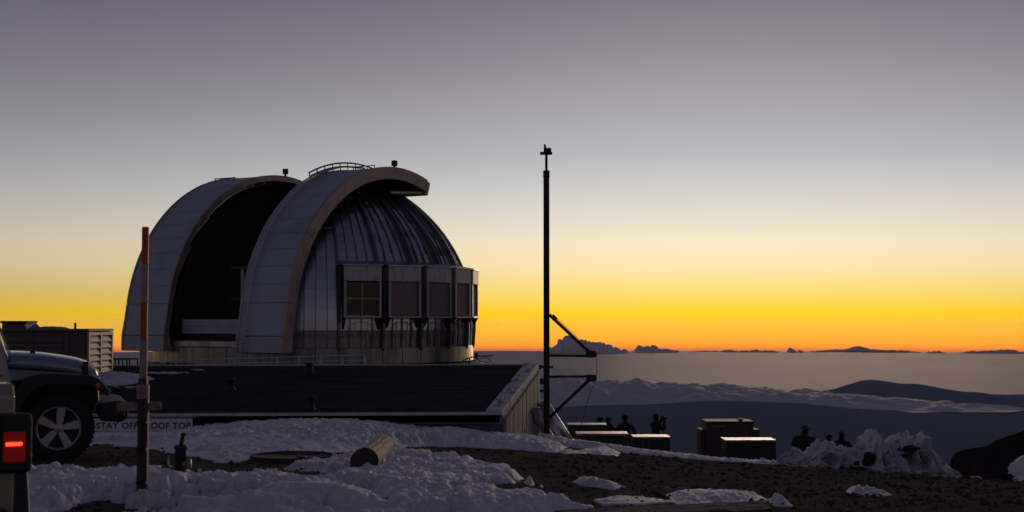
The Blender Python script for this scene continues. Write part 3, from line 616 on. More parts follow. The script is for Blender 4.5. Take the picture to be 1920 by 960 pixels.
# the two shutter doors
TH = [math.radians(t) for t in np.linspace(109, 9, 49)]
def sp_prof(off):                                       # (along slit, up) outline of the arch, from the overhang down to the skirt
    o = [((RS + off) * math.cos(t), (RS + off) * math.sin(t)) for t in TH]
    return o + [(RS + off + .02, .45), (RS + off + .16, -.22), (RS + off + .17, -.86)]
def spt(s, pz): q = DC + nn_ * s + dd_ * pz[0] + UP * (ZC + pz[1]); return loc(q)
outer, inn = sp_prof(0), sp_prof(-.5)
for sgn in (1, -1):
    sO, sI = sgn * S_OUT, sgn * S_IN
    core = MB(); po, pi_ = sp_prof(-.03), sp_prof(-.12); n = len(po)
    V_ = [spt(sO, p) for p in po] + [spt(sI, p) for p in po] + [spt(sO, p) for p in pi_] + [spt(sI, p) for p in pi_]
    F_ = []
    for i in range(n - 1): F_ += [(i, i + 1, n + i + 1, n + i), (2 * n + i, 3 * n + i, 3 * n + i + 1, 2 * n + i + 1)]
    F_ += [(0, n, 3 * n, 2 * n), (n - 1, 3 * n - 1, 4 * n - 1, 2 * n - 1)]
    core.add(V_, F_)
    door = core.build('shutter_door', M['inside'], dome)
    # skin panels between horizontal seams
    ed = list(range(0, 49, 3)) + [50, 51]
    for e0, e1 in zip(ed, ed[1:]):
        mb = MB(); seg = outer[e0:e1 + 1]; lo_ = sp_prof(-.028)[e0:e1 + 1]; m_ = len(seg)
        def shr(L_, i): return L_[i]
        a_ = [spt(sO - sgn * .004, p) for p in seg]; b_ = [spt(sI + sgn * .004, p) for p in seg]
        # tiny gap at either end of the panel
        for arr in (a_, b_):
            arr[0] = arr[0].lerp(arr[1], .03); arr[-1] = arr[-1].lerp(arr[-2], .03)
        mb.add(a_ + b_, [(i, i + 1, m_ + i + 1, m_ + i) for i in range(m_ - 1)], True)
        mb.build('skin_panel', M['panel'], door)
    # deep rims: box girder along both edges
    for which, s0, dp in (('outer_rim', sO, .48), ('inner_rim', sI, .22)):
        s1 = s0 + sgn * (.10 if which == 'outer_rim' else -.08); pr0, pr1 = sp_prof(.03), sp_prof(-dp); rmb = MB()
        cuts = list(range(0, n, 6)) + [n - 1]
        for c0_, c1_ in zip(cuts, cuts[1:]):
            A_ = [spt(s0, p) for p in pr0[c0_:c1_ + 1]]; B_ = [spt(s1, p) for p in pr0[c0_:c1_ + 1]]; C_ = [spt(s1, p) for p in pr1[c0_:c1_ + 1]]; D_ = [spt(s0, p) for p in pr1[c0_:c1_ + 1]]
            for arr in (A_, B_, C_, D_): arr[0] = arr[0].lerp(arr[1], .02); arr[-1] = arr[-1].lerp(arr[-2], .02)
            m_ = len(A_); V_ = A_ + B_ + C_ + D_; F_ = []
            for i in range(m_ - 1):
                for g0, g1 in ((0, 1), (1, 2), (2, 3), (3, 0)): F_.append((g0 * m_ + i, g0 * m_ + i + 1, g1 * m_ + i + 1, g1 * m_ + i))
            F_ += [(0, m_, 2 * m_, 3 * m_), (m_ - 1, 2 * m_ - 1, 3 * m_ - 1, 4 * m_ - 1)]
            MB().add(V_, F_).build(which, M['rim'], door)
    # nose of the overhang
    p0, p1 = outer[0], sp_prof(-.62)[0]
    tv = (p0[0] - outer[1][0], p0[1] - outer[1][1]); tl = math.hypot(*tv); tv = (tv[0] / tl * .22, tv[1] / tl * .22)
    q = [p0, p1, (p1[0] + tv[0], p1[1] + tv[1]), (p0[0] + tv[0], p0[1] + tv[1])]
    MB().add([spt(sO + sgn * .11, p) for p in q] + [spt(sI - sgn * .09, p) for p in q], [(0, 1, 2, 3), (7, 6, 5, 4), (0, 4, 5, 1), (1, 5, 6, 2), (2, 6, 7, 3), (3, 7, 4, 0)]).build('nose_beam', M['rim'], door, .06)
    # flat tie under the overhang
    MB().bar(spt(sO - sgn * .1, (q[1][0], q[1][1] + .06)), spt(sO - sgn * .1, (0.2, 5.75)), .12, .10).build('tie_bar', M['rim'], door)
    # ladder up the inner edge
    s_a = sI + sgn * .10
    if sgn > 0:
        mb = MB(); lad = sp_prof(.14); s_a, s_b = sI + sgn * .10, sI + sgn * .42
        idx = list(range(8, n))
        for s_ in (s_a, s_b): mb.tube([spt(s_, lad[i]) for i in idx], .022, 6)
        for i in idx[:-1]:
            for fr in (0, .33, .66):
                p = (lad[i][0] + (lad[i + 1][0] - lad[i][0]) * fr, lad[i][1] + (lad[i + 1][1] - lad[i][1]) * fr); mb.bar(spt(s_a, p), spt(s_b, p), .018, .018)
        mb.build('ladder', M['flash'], door)
    if sgn > 0:
        mb = MB(); rail = sp_prof(.32); ra_ = list(range(3, 22))
        mb.tube([spt(s_a, rail[i]) for i in ra_], .035, 6); mid_ = sp_prof(.18); mb.tube([spt(s_a, mid_[i]) for i in ra_], .018, 6)
        for i in ra_[::2]: mb.bar(spt(s_a, outer[i]), spt(s_a, rail[i]), .04, .04)
        mb.build('handrail', M['dark'], door)
    # foot rail across the skin and a beacon on top
    ix = 14 if sgn > 0 else 17
    mb = MB(); fr_ = sp_prof(.12)[ix]
    mb.tube([spt(sO - sgn * .1, fr_), spt(sI + sgn * .9, fr_)], .02, 6)
    for q_ in np.linspace(sO - sgn * .15, sI + sgn * 1.0, 4): mb.bar(spt(q_, outer[ix]), spt(q_, fr_), .03, .03)
    mb.build('foot_rail', M['dark'], door)
    sb = sO - sgn * .25 if sgn > 0 else sI - sgn * .0
    ib = 8
    MB().lathe([(.05, 0), (.05, .12), (.13, .14), (.13, .36), (.01, .38)], spt(sb, outer[ib]), 'z', 10).build('beacon', M['dark'], door)
# wind screen and sill across the foot of the slit
def sbx(mb, s0, s1, u0, u1, z0, z1):
    f = lambda s, u, z: loc(DC + nn_ * s + dd_ * u + UP * z)
    return mb.hexa([f(s0, u1, z0), f(s1, u1, z0), f(s1, u0, z0), f(s0, u0, z0), f(s0, u1, z1), f(s1, u1, z1), f(s1, u0, z1), f(s0, u0, z1)])
for i, (z0, z1, o_) in enumerate(((-.54, -.40, .03), (-.39, -.26, .015), (-.25, .03, .0))):
    sbx(MB(), -1.72, 2.0, 6.05, 6.2 + o_, z0, z1).build('wind_screen', M['panel'], dome)
sbx(MB(), -2.05, 2.05, 5.9, 6.55, -1.08, -.84).build('slit_sill', M['wall'], dome)
sbx(MB(), -2.05, 2.05, 5.7, 6.0, -.83, -.56).build('slit_beam', M['dark'], dome)

# ------------------------------------------------------------------ the low equipment building with its black roof
bld = tag(empty('equipment_building', (-5, 29, -2.4)), 'low half-buried building with black shingle roof and white rake board', 'building')
OB = Vector((-5, 29, -2.4))
nR = at(937, 775, 26); nL = at(-220, 780, 26); fR = at(1000, 684.5, 32); fL = at(-330, 688, 32)
mb = MB(); NC = 34; V_ = []; F_ = []
for i in range(NC):                                      # overlapping courses, each butt edge standing proud
    a = i / NC; b = (i + 1) / NC
    for (t, dz) in ((a, .014), (b, 0)):
        l = nL.lerp(fL, t); r = nR.lerp(fR, t); V_ += [l + UP * dz - OB, r + UP * dz - OB]
for i in range(2 * NC - 1): F_.append((2 * i, 2 * i + 1, 2 * i + 3, 2 * i + 2))
mb.add(V_, F_); roof = mb.build('roof', M['shingle'], bld)
mb = MB(); mb.hexa([p - OB for p in (nL - UP * .16, nR - UP * .16, fR - UP * .16, fL - UP * .16, nL - UP * .01, nR - UP * .01, fR - UP * .01, fL - UP * .01)]); mb.build('roof_deck', M['dark'], bld)
MB().bar(nL - OB + Vector((0, -.03, -.0)), nR - OB + Vector((.0, -.03, -.0)), .06, .05).build('eave_flashing', M['flash'], bld)
MB().bar(fL - OB + Vector((0, .03, .0)), fR - OB + Vector((0, .03, .0)), .08, .05).build('ridge_flashing', M['flash'], bld)
# rake board, three boards end to end
for i in range(3):
    a, b = i / 3 + .004, (i + 1) / 3 - .004
    ia = nR.lerp(fR, a) + Vector((-.26 + .08 * a, 0, .03)); ib = nR.lerp(fR, b) + Vector((-.26 + .08 * b, 0, .03)); oa = ia + Vector((.30, 0, 0)); ob_ = ib + Vector((.30, 0, 0))
    MB().hexa([p - OB for p in (ia - UP * .03, oa - UP * .17, ob_ - UP * .17, ib - UP * .03, ia + UP * .03, oa + UP * .015, ob_ + UP * .015, ib + UP * .03)]).build('rake_board', M['peel'], roof, .008, 1)
# front wall under the eave: fascia and dark wall
wl, wr = Vector((nL.x, 26.12, 0)), Vector((-.15, 26.12, 0))
zt = nR.z - .15
MB().box(nL.x - OB.x, wr.x - OB.x, 26.00 - 29, 26.06 - 29, nR.z - .19 - OB.z, nR.z - .035 - OB.z).build('fascia', M['fascia'], bld)
MB().box(nL.x - OB.x, wr.x - OB.x - .02, 26.12 - 29, 26.4 - 29, -2.9 - OB.z, zt - OB.z - .02).build('front_wall', M['fascia'], bld)
# right hand wall: vertical boards
B0 = Vector((-.12, 26.13, 0)); B1 = Vector((at(1012, 700, 32).x - .0, 32, 0)); nb = 17
for i in range(nb):
    a, b = i / nb + .0035, (i + 1) / nb - .0035; p, q = B0.lerp(B1, a), B0.lerp(B1, b)
    ta, tb = nR.lerp(fR, a).z - .12, nR.lerp(fR, b).z - .12; n_ = Vector((.02 + .006 * (i % 2), 0, 0)); w_ = Vector((-.05, 0, 0))
    MB().hexa([v - OB for v in (p + n_ + UP * -3.2, q + n_ + UP * -3.2, q + w_ + UP * -3.2, p + w_ + UP * -3.2, p + n_ + UP * ta, q + n_ + UP * tb, q + w_ + UP * tb, p + w_ + UP * ta)]).build('wall_board', M['clad'], bld)
MB().hexa([v - OB for v in (B0 + UP * -3.2 + Vector((-.3, .05, 0)), B0 + UP * -3.2 + Vector((-.06, .05, 0)), B1 + UP * -3.2 + Vector((-.06, 0, 0)), B1 + UP * -3.2 + Vector((-.3, 0, 0)), B0 + UP * (nR.z - .2) + Vector((-.3, .05, 0)), B0 + UP * (nR.z - .2) + Vector((-.06, .05, 0)), B1 + UP * (fR.z - .2) + Vector((-.06, 0, 0)), B1 + UP * (fR.z - .2) + Vector((-.3, 0, 0)))]).build('side_wall', M['dark'], bld)
# warning board on the wall, the second notice over it
sg = tag(empty('warning_sign', at(275, 797, 25.98)), 'white board reading stay off roof top in dark letters', 'sign')
OS = Vector(sg.location)
p0, p1 = at(172, 807.5, 25.98), at(361, 785, 25.98)
MB().box(p0.x - OS.x, p1.x - OS.x, -.012, .012, p0.z - OS.z, p1.z - OS.z).build('board', M['white'], sg, .004, 1)
def text(name, body, loc_, h, mat_, parent, width=None, rot=(R_(90), 0, 0), ext=.001):
    c = bpy.data.curves.new(name, 'FONT'); c.body = body; c.size = h / .70; c.extrude = ext; c.align_x = 'RIGHT'; c.offset = .004 * h / .1
    c.space_character = 1.08; c.space_word = 1.0
    tmp = bpy.data.objects.new(name, c); COL.objects.link(tmp)
    dg = bpy.context.evaluated_depsgraph_get(); m = bpy.data.meshes.new_from_object(tmp.evaluated_get(dg)); bpy.data.objects.remove(tmp)
    if width:
        xs = [v.co.x for v in m.vertices]; k = width / (max(xs) - min(xs))
        for v in m.vertices: v.co.x *= k
    o = bpy.data.objects.new(name, m); COL.objects.link(o); m.materials.append(mat_); o.parent = parent; o.location = loc_; o.rotation_euler = rot; return o
for word, xa, xb in (('STAY', 180, 222), ('OFF', 229, 259), ('ROOF', 274, 318), ('TOP', 323, 357.5)):
    pt = at(xb, 803.5, 25.98); wd = (xb - xa) / F * 25.98
    text('lettering', word, (pt.x - OS.x, -.016, pt.z - OS.z), .112, M['ink'], sg, width=wd)
for px in (228, 252, 284, 321, 352):
    q = at(px, 787.3, 25.98); MB().lathe([(.012, 0), (.012, -.018), (.001, -.02)], (q.x - OS.x, 0, q.z - OS.z), 'y', 8).build('screw', M['dark'], sg)
q0, q1 = at(205, 784, 25.97), at(366, 777, 25.97)
nb_ = tag(empty('notice_strip', ((q0.x + q1.x) / 2, 25.97, (q0.z + q1.z) / 2)), 'narrow dark notice strip fixed right above the white warning board', 'sign'); ON = Vector(nb_.location)
MB().box(q0.x - ON.x, q1.x - ON.x, -.01, .01, q0.z - ON.z, q1.z - ON.z).build('strip', M['fascia'], nb_)
for i, (a, b) in enumerate(((206, 238), (245, 258), (262, 282), (290, 300), (303, 330), (336, 362))):
    u0, u1 = at(a, 782.6, 25.97), at(b, 778.6, 25.97); MB().box(u0.x - ON.x, u1.x - ON.x, -.013, -.011, u0.z - ON.z, u1.z - ON.z).build('faded_print', M['pink'], nb_)
# roof vents and snow left on the roof
def roof_pt(px, py):
    d = at(px, py, 1.0); n = (fR - nR).cross(nL - nR); k = nR.dot(n) / d.dot(n); return d * k
for px, py, h, w, lab in ((432, 732, .20, .085, 'short dark vent stub in the middle of the black roof'), (583, 768, .22, .065, 'thin dark vent pipe near the eave of the black roof'), (580, 700, .19, .085, 'small dark vent hood close under the roof ridge')):
    q = roof_pt(px, py); MB().lathe([(w * 1.7, 0), (w * 1.6, .02), (w, .05), (w * .85, h), (w * 1.05, h + .01), (w * .9, h + .05), (.005, h + .06)], q - UP * .01, 'z', 14).build('roof_vent', M['dark'], None)
    tag(bpy.data.objects[-1] if False else COL.objects[-1], lab, 'vent', 'vents on the black roof')
def roof_snow(cx_, cy_, rx, ry, h, seed):
    n = 60; c = roof_pt(cx_, cy_); e1 = (nR - nL).normalized(); e2 = ((fR - nR) - e1 * (fR - nR).dot(e1)).normalized()
    U, W = np.meshgrid(np.linspace(-1, 1, n), np.linspace(-1, 1, n)); dd = 1 - np.hypot(U, W) + .35 * fbm(U * 2.5, W * 2.5, o=3, s=seed)
    Z = np.clip(dd, -.1, .5) ** 1 * h * 2 + .02 * fbm(U * rx * 6, W * ry * 6, o=3, s=seed + 1) * (dd > 0)
    V = np.array(c)[None, None] + (U * rx)[..., None] * np.array(e1) + (W * ry)[..., None] * np.array(e2) + Z[..., None] * np.array((0, 0, 1))
    ff = grid_faces(n, n); keep = dd.ravel()[ff].max(1) > -.03
    return np_mesh('roof_snow', V.reshape(-1, 3), ff[keep], M['snow'])
for a in ((205, 714, .95, .75, .13, 81), (312, 701, .55, .2, .03, 82), (232, 727, .5, .15, .02, 83), (372, 695, .3, .12, .02, 84)):
    tag(roof_snow(*a), 'leftover snow on the black roof beside the air unit', 'snow', kind='stuff')
# cables over the rake board
for (pa, pb, pc, lab) in (((934, 744, 28.4), (962, 752, 28.5), (975, 810, 28.9), 'thin black cable looping over the white rake board to the grey box'), ((958, 718, 29.4), (982, 728, 29.6), (1003, 825, 30.6), 'black cable hanging from the roof edge along the side wall')):
    a, b, c = at(*pa), at(*pb), at(*pc); b = b + Vector((.07, 0, .05)); c = c + Vector((.1, 0, 0)); pts = []
    for t in np.linspace(0, 1, 16): pts.append(a * (1 - t) ** 2 + b * (2 * t * (1 - t) * 1.0) + c * t ** 2 + Vector((0, 0, .16 * math.sin(math.pi * min(1, t * 1.6)))))
    tag(MB().tube(pts, .012, 6).build('cable', M['dark']), lab, 'cable')
# electrical enclosures at the far end of the side wall
def cabinet(px0, px1, py0, py1, Y, dep, lab):
    a, b = at(px0, py1, Y), at(px1, py0, Y); e = tag(empty('electrical_cabinet', ((a.x + b.x) / 2, Y, a.z)), lab, 'cabinet'); w = (b.x - a.x) / 2; h = b.z - a.z
    MB().box(-w, w, 0, dep, -.4, h).build('housing', M['greybox'], e, .012)
    MB().box(-w + .02, w - .02, -.016, -.001, .03, h - .03).build('door', M['greybox'], e, .006)
    MB().box(w - .06, w - .04, -.035, -.017, h * .45, h * .6).build('handle', M['dark'], e)
cabinet(983, 1013, 764, 832, 30.3, .3, 'tall grey electrical cabinet standing at the end of the side wall')
cabinet(968, 985, 787, 822, 29.6, .22, 'small grey electrical cabinet with a lighter edge beside the tall one')

# railing in front of the dome's foot
rl = tag(empty('railing', at(480, 684, 50)), 'pale pipe railing running along the foot of the dome', 'railing'); OR = Vector(rl.location)
p_ = [at(300, 681, 52), at(330, 676, 51.4), at(440, 673, 50.5), at(560, 669, 49.5), at(684, 666, 48.6)]
for dz in (0, -.17): MB().tube([q - OR + UP * dz for q in p_], .022, 6).build('rail', M['flash'], rl)
for i in range(13):
    t = i / 12 * 4; k = min(3, int(t)); q = p_[k].lerp(p_[k + 1], t - k) - OR; MB().tube([q, q - UP * .75], .024, 6).build('post', M['flash'], rl)
rl = tag(empty('railing', at(232, 690, 45)), 'dark steel railing between the air unit and the dome', 'railing'); OR = Vector(rl.location)
a, b = at(206, 673, 45), at(259, 673, 45)
MB().bar(a - OR, b - OR, .05, .05).build('rail', M['dark'], rl)
for px in (209, 216, 223, 230, 238, 243, 258): q = at(px, 673, 45) - OR; MB().bar(q, q - UP * .6, .035, .035).build('post', M['dark'], rl)
# bent arm with a loop by the dome's right foot
an = tag(empty('bent_arm', at(902, 683, 40)), 'thin bent metal arm with a loop at the dome foot', 'antenna'); OA = Vector(an.location)
MB().tube([at(x, y, 40) - OA for x, y in ((868, 676), (880, 671), (893, 667.5), (910, 667.5), (924, 667))], .018, 6).build('arm', M['dark'], an)
MB().tube([at(x, y, 40) - OA for x, y in ((893, 668), (899, 676), (907, 679), (916, 680), (920, 677), (918, 672), (908, 670), (896, 674), (884, 677))], .012, 6).build('loop', M['dark'], an)
MB().box(*[v for v in (-.18, -.09, -.05, .05)], .16, .32).build('clamp', M['dark'], an, .01)
MB().tube([at(880, 671, 40) - OA, at(880, 690, 40) - OA], .02, 6).build('stem', M['dark'], an)

# ------------------------------------------------------------------ mast with two brackets
YP = 29.0; mz = gzf(at(1025, 835, YP).x, YP)
ms = tag(empty('mast', (at(1025, 835, YP).x, YP, mz - .1)), 'tall dark steel mast with a small sensor head and two side brackets', 'mast'); OM = Vector(ms.location)
def mp(px, py, dy=0): return at(px, py, YP + dy) - OM
MB().tube([(0, 0, 0), (0, 0, mp(1025, 335).z), (0, 0, mp(1025, 322).z)], .062, 20).build('pole', M['pole'], ms)
MB().tube([(0, 0, mp(1025, 333).z), (0, 0, mp(1025, 320).z)], .068, 20).build('collar', M['pole'], ms)
MB().tube([(0, 0, mp(1025, 320).z), (0, 0, mp(1025, 290).z), (0, 0, mp(1025, 284).z)], [.028, .028, .045], 10).build('spigot', M['pole'], ms)
z0 = mp(1025, 290).z
hd = MB().box(-.13, .12, -.06, .06, z0, z0 + .055).build('sensor_head', M['plastic'], ms, .01)
MB().box(-.055, .10, -.05, .05, z0 + .056, z0 + .135).build('sensor_body', M['plastic'], hd, .01)
MB().hexa([(-.05, -.03, z0 + .136), (.0, -.03, z0 + .136), (.0, .03, z0 + .136), (-.05, .03, z0 + .136), (-.055, -.02, z0 + .215), (-.02, -.02, z0 + .215), (-.02, .02, z0 + .215), (-.055, .02, z0 + .215)]).build('sensor_fin', M['plastic'], hd)
for (arm, strut, jt) in ((((1030, 666.5), (1104, 667.5)), ((1030, 590), (1108, 663)), (1109, 664)), (((1030, 706.5), (1104, 705.5)), ((1030, 783), (1106, 711)), (1109, 709))):
    br_ = MB().tube([mp(*arm[0]), mp(*arm[1])], .026, 10).build('bracket', M['pole'], ms)
    MB().tube([mp(*strut[0]), mp(*strut[1])], .034, 10).build('strut', M['pole'], br_)
    c = mp(*jt); MB().lathe([(.001, -.11), (.07, -.11), (.075, 0), (.065, .09), (.03, .11), (.001, .112)], c, 'x', 16).build('pulley', M['pole'], br_)
MB().tube([mp(1040, 592), mp(1050, 602), mp(1113, 662)], .006, 5).build('rope', M['dark'], ms)
MB().tube([mp(1119, 668), mp(1119, 704), mp(1104, 745), mp(1090, 797)], .006, 5).build('rope', M['dark'], ms)
MB().tube([mp(1036, 591), mp(1044, 599)], .03, 8).build('turnbuckle', M['pole'], ms)
for py, w in ((688, .17), (715, .14), (733, .08)): MB().bar(mp(1012, py), mp(1034 if py == 688 else 1026, py), .05, .05 if py != 715 else .12).build('clamp', M['pole'], ms)
MB().lathe([(.001, -.02), (.045, -.02), (.045, .03), (.001, .03)], mp(1012, 688), 'x', 10).build('bolt', M['pole'], ms)
MB().lathe([(.001, -.015), (.03, -.015), (.03, .015), (.001, .015)], mp(1036, 688), 'x', 10).build('bolt', M['pole'], ms)
for (a, b, r, lab) in (((1016, 752, 31.5), (1070, 836, 31.5), .125, 'fat silver pipe slanting down behind the mast'), ((1012, 790, 30.6), (1050, 846, 30.6), .085, 'thinner silver pipe slanting below the fat one')):
    pa, pb = at(*a), at(*b); e = tag(empty('slanted_pipe', pb), lab, 'pipe')
    MB().tube([pa - pb, Vector((0, 0, 0))], r, 24).build('pipe', M['pipe'], e)
    d = (pb - pa).normalized(); MB().tube([-d * .12, d * .02], r * 1.12, 24).build('collar', M['pipe'], e)

# ------------------------------------------------------------------ air handling unit on the roof
a0, a1 = at(6, 700, 29.4), at(163, 620, 29.4)
xr, xl = a1.x, at(-60, 700, 29.4).x; zb, ztp = roof_pt(163, 704).z - .05, at(163, 619, 29.4).z
hv = tag(empty('air_unit', ((xl + xr) / 2, 29.4, zb)), 'boxy louvred air handling unit standing on the roof beside the dome', 'air unit'); OH = Vector(hv.location)
W2, HH, DP = (xr - xl) / 2, ztp - zb, 1.78
MB().box(-W2, W2 - .02, .03, DP, .02, HH - .03).build('casing', M['hvac'], hv, .01)
MB().box(-W2 - .04, W2 + .04, -.03, DP + .05, HH - .028, HH + .02).build('top_sheet', M['hvac'], hv, .008)
for x in (-W2 + .04, -W2 + 1.28, W2 - .62 if False else W2 - .42, W2 - .08): MB().box(x - .05, x + .05, .0, .028, .05, HH - .06).build('frame_post', M['hvac'], hv)
for i in range(7):
    z = .08 + i * (HH - .2) / 7
    MB().hexa([(-W2 + .1, .002, z), (W2 - .5, .002, z), (W2 - .5, .028, z + .08), (-W2 + .1, .028, z + .08), (-W2 + .1, .004, z + .012), (W2 - .5, .004, z + .012), (W2 - .5, .03, z + .092), (-W2 + .1, .03, z + .092)]).build('front_louvre', M['hvac'], hv)
for y in (.04, DP * .5, DP - .05): MB().box(W2 + .002, W2 + .05, y - .045, y + .045, .03, HH - .04).build('louvre_post', M['hvacl'], hv)
for z in (.05, HH - .08): MB().box(W2 + .003, W2 + .048, .085, DP - .095, z - .03, z + .03).build('louvre_rail', M['hvacl'], hv)
MB().box(W2 - .019, W2 + .0, .06, DP - .06, .06, HH - .06).build('louvre_back', M['dark'], hv)
for y0, y1 in ((.09, DP * .5 - .05), (DP * .5 + .05, DP - .1)):
    for i in range(6):
        z = .12 + i * (HH - .24) / 6
        MB().hexa([(W2 + .045, y0, z), (W2 + .045, y1, z), (W2 + .005, y1, z + .09), (W2 + .005, y0, z + .09), (W2 + .047, y0, z + .015), (W2 + .047, y1, z + .015), (W2 + .007, y1, z + .105), (W2 + .007, y0, z + .105)]).build('louvre_slat', M['hvacl'], hv)
MB().tube([(W2 - .55, 1.0, HH + .02), (W2 - .55, 1.0, HH + .15)], .025, 8).build('vent_stub', M['dark'], hv)
MB().hexa([(W2 - 1.35, .3, HH + .021), (W2 - .75, .3, HH + .021), (W2 - .75, 1.3, HH + .021), (W2 - 1.35, 1.3, HH + .021), (W2 - 1.05, .5, HH + .075), (W2 - .8, .5, HH + .06), (W2 - .8, 1.1, HH + .06), (W2 - 1.05, 1.1, HH + .075)]).build('hatch', M['hvac'], hv)
c0, c1 = at(10, 619, 30), at(56, 606, 30)
hd = MB().hexa([(c0.x - OH.x, .4, HH + .021), (c1.x - OH.x, .4, HH + .021), (c1.x - OH.x + .12, 1.0, HH + .021), (c0.x - OH.x, 1.0, HH + .021), (c0.x - OH.x, .4, HH + .14), (c1.x - OH.x - .03, .4, HH + .14), (c1.x - OH.x, 1.0, HH + .14), (c0.x - OH.x, 1.0, HH + .14)]).build('exhaust_hood', M['hvac'], hv)
MB().box(c0.x - OH.x - .03, c1.x - OH.x + .02, .36, 1.02, HH + .141, HH + .19).build('hood_cap', M['dark'], hd, .01)

# ------------------------------------------------------------------ the two off-road cars
def make_car(name, label, paint, origin, flip, gz0, lit):
    """short-wheelbase boxy off-road car; x forward from the front axle, near side at y = 0, wheels at z = 0"""
    car = tag(empty(name, (origin[0], origin[1], gz0)), label, 'car')
    f = -1 if flip else 1
    def fx(mb):
        mb.v = [(f * x, y, z) for x, y, z in mb.v]; return mb
    WD = 1.72
    # tub and engine bay sides
    fx(MB().prism([(-.62, .50), (-.62, 1.16), (-.62, 1.17), (-3.12, 1.17), (-3.16, 1.12), (-3.16, .52), (-3.1, .46), (-2.9, .46), (-2.86, .60), (-2.70, .82), (-2.12, .82), (-1.97, .60), (-1.9, .46), (-.62, .46)], .04, WD - .04)).build('body', M[paint], car, .035, 3)
    fx(MB().prism([(-.61, .93), (-.61, 1.075), (.36, 1.00), (.415, .96), (.42, .90)], .14, WD - .14)).build('engine_bay', M[paint], car, .02, 2)
    # hood: crowned lid
    V_ = []; F_ = []; xs = [-.62, -.45, -.2, .05, .2, .32, .40, .435]; zs = [1.245, 1.24, 1.222, 1.185, 1.155, 1.115, 1.06, 1.00]
    ys = [.10, .13, .22, .45, .86, 1.27, 1.5, 1.59, 1.62]; cr = [-.155, -.05, -.008, .012, .02, .012, -.008, -.05, -.155]
    for i, x in enumerate(xs):
        tp = 1 - .10 * i / 7
        for y, c in zip(ys, cr): V_.append((x, .86 + (y - .86) * tp, zs[i] + c * (1 if i < 7 else .4)))
    n = len(ys)
    for i in range(len(xs) - 1):
        for k in range(n - 1): F_.append((i * n + k, i * n + k + 1, (i + 1) * n + k + 1, (i + 1) * n + k))
    hood = fx(MB().add(V_, F_, True)).build('hood', M[paint], car); hood.modifiers.new('thick', 'SOLIDIFY').thickness = .012
    for y in (.165, 1.555): fx(MB().box(.255, .325, y - .035, y + .02, .99, 1.145)).build('hood_latch', M['plastic'], hood, .012)
    fx(MB().box(-.33, -.27, .5, .6, 1.235, 1.275)).build('washer_nozzle', M['plastic'], hood, .008)
    # grille with seven slots
    g_ = fx(MB().hexa([(.40, .26, .62), (.455, .26, .62), (.455, 1.46, .62), (.40, 1.46, .62), (.37, .26, 1.02), (.425, .26, 1.02), (.425, 1.46, 1.02), (.37, 1.46, 1.02)])).build('grille', M[paint], car, .015)
    for k in range(7): y = .62 + k * .08; fx(MB().hexa([(.447, y - .02, .68), (.457, y - .02, .68), (.457, y + .02, .68), (.447, y + .02, .68), (.428, y - .02, .95), (.438, y - .02, .95), (.438, y + .02, .95), (.428, y + .02, .95)])).build('grille_slot', M['plastic'], g_)
    for y in (.41, 1.31): fx(MB().lathe([(.001, .47), (.07, .465), (.085, .45), (.09, .43)], (0, y, .85), 'x', 20)).build('headlight', M['glass'], car)
    # flares: flat topped black arches
    for y0, y1 in ((-.06, .16), (WD - .16, WD + .06)):
        out_ = [(-.56, .56), (-.47, .83), (-.37, .965), (-.20, 1.015), (.34, .985), (.43, .95), (.555, .80), (.545, .74), (.47, .79)]
        in_ = [(.36, .86), (.22, .88), (-.16, .88), (-.29, .81), (-.39, .68), (-.44, .54)]
        fl = fx(MB().prism(out_ + in_, y0, y1)).build('fender_flare', M['plastic'], car, .02, 2)
        if y0 < 0:
            fx(MB().hexa([(.436, -.062, .915), (.466, -.062, .925), (.466, .0, .925), (.436, .0, .915), (.44, -.062, .952), (.436, -.062, .953), (.436, .0, .953), (.432, .0, .952)])).build('flare_edge', M['plastic'], fl)
            fx(MB().prism([(.432, .958), (.452, .953), (.572, .806), (.560, .796), (.43, .945)], -.075, .12)).build('flare_cap', M[paint], fl)
            fx(MB().lathe([(.001, -.076), (.026, -.074), (.032, -.066), (.032, -.055)], (.428, 0, .872), 'y', 16)).build('side_marker', M['amber'], car)
        ro = [(-3.02, .56), (-2.93, .80), (-2.78, .93), (-2.06, .93), (-1.93, .80), (-1.85, .56)]; ri = [(-1.96, .56), (-2.03, .74), (-2.14, .84), (-2.70, .84), (-2.81, .74), (-2.90, .56)]
        fx(MB().prism(ro + ri, y0, y1)).build('fender_flare', M['plastic'], car, .02, 2)
    fx(MB().prism([(-.60, .50), (-.60, .92), (.40, .90), (.44, .70), (.38, .55), (.3, .50)], .24, WD - .24)).build('fender_liner', M['plastic'], car)
    # bumpers
    fx(MB().prism([(.45, .46), (.45, .67), (.66, .69), (.77, .66), (.77, .50), (.70, .44)], .02, WD - .02)).build('front_bumper', M['plastic'], car, .03, 2)
    fx(MB().box(.60, .73, -.03, .019, .50, .63)).build('bumper_cap', M['plastic'], car, .02)
    fx(MB().box(-3.32, -3.18, .06, WD - .06, .46, .66)).build('rear_bumper', M['plastic'], car, .03, 2)
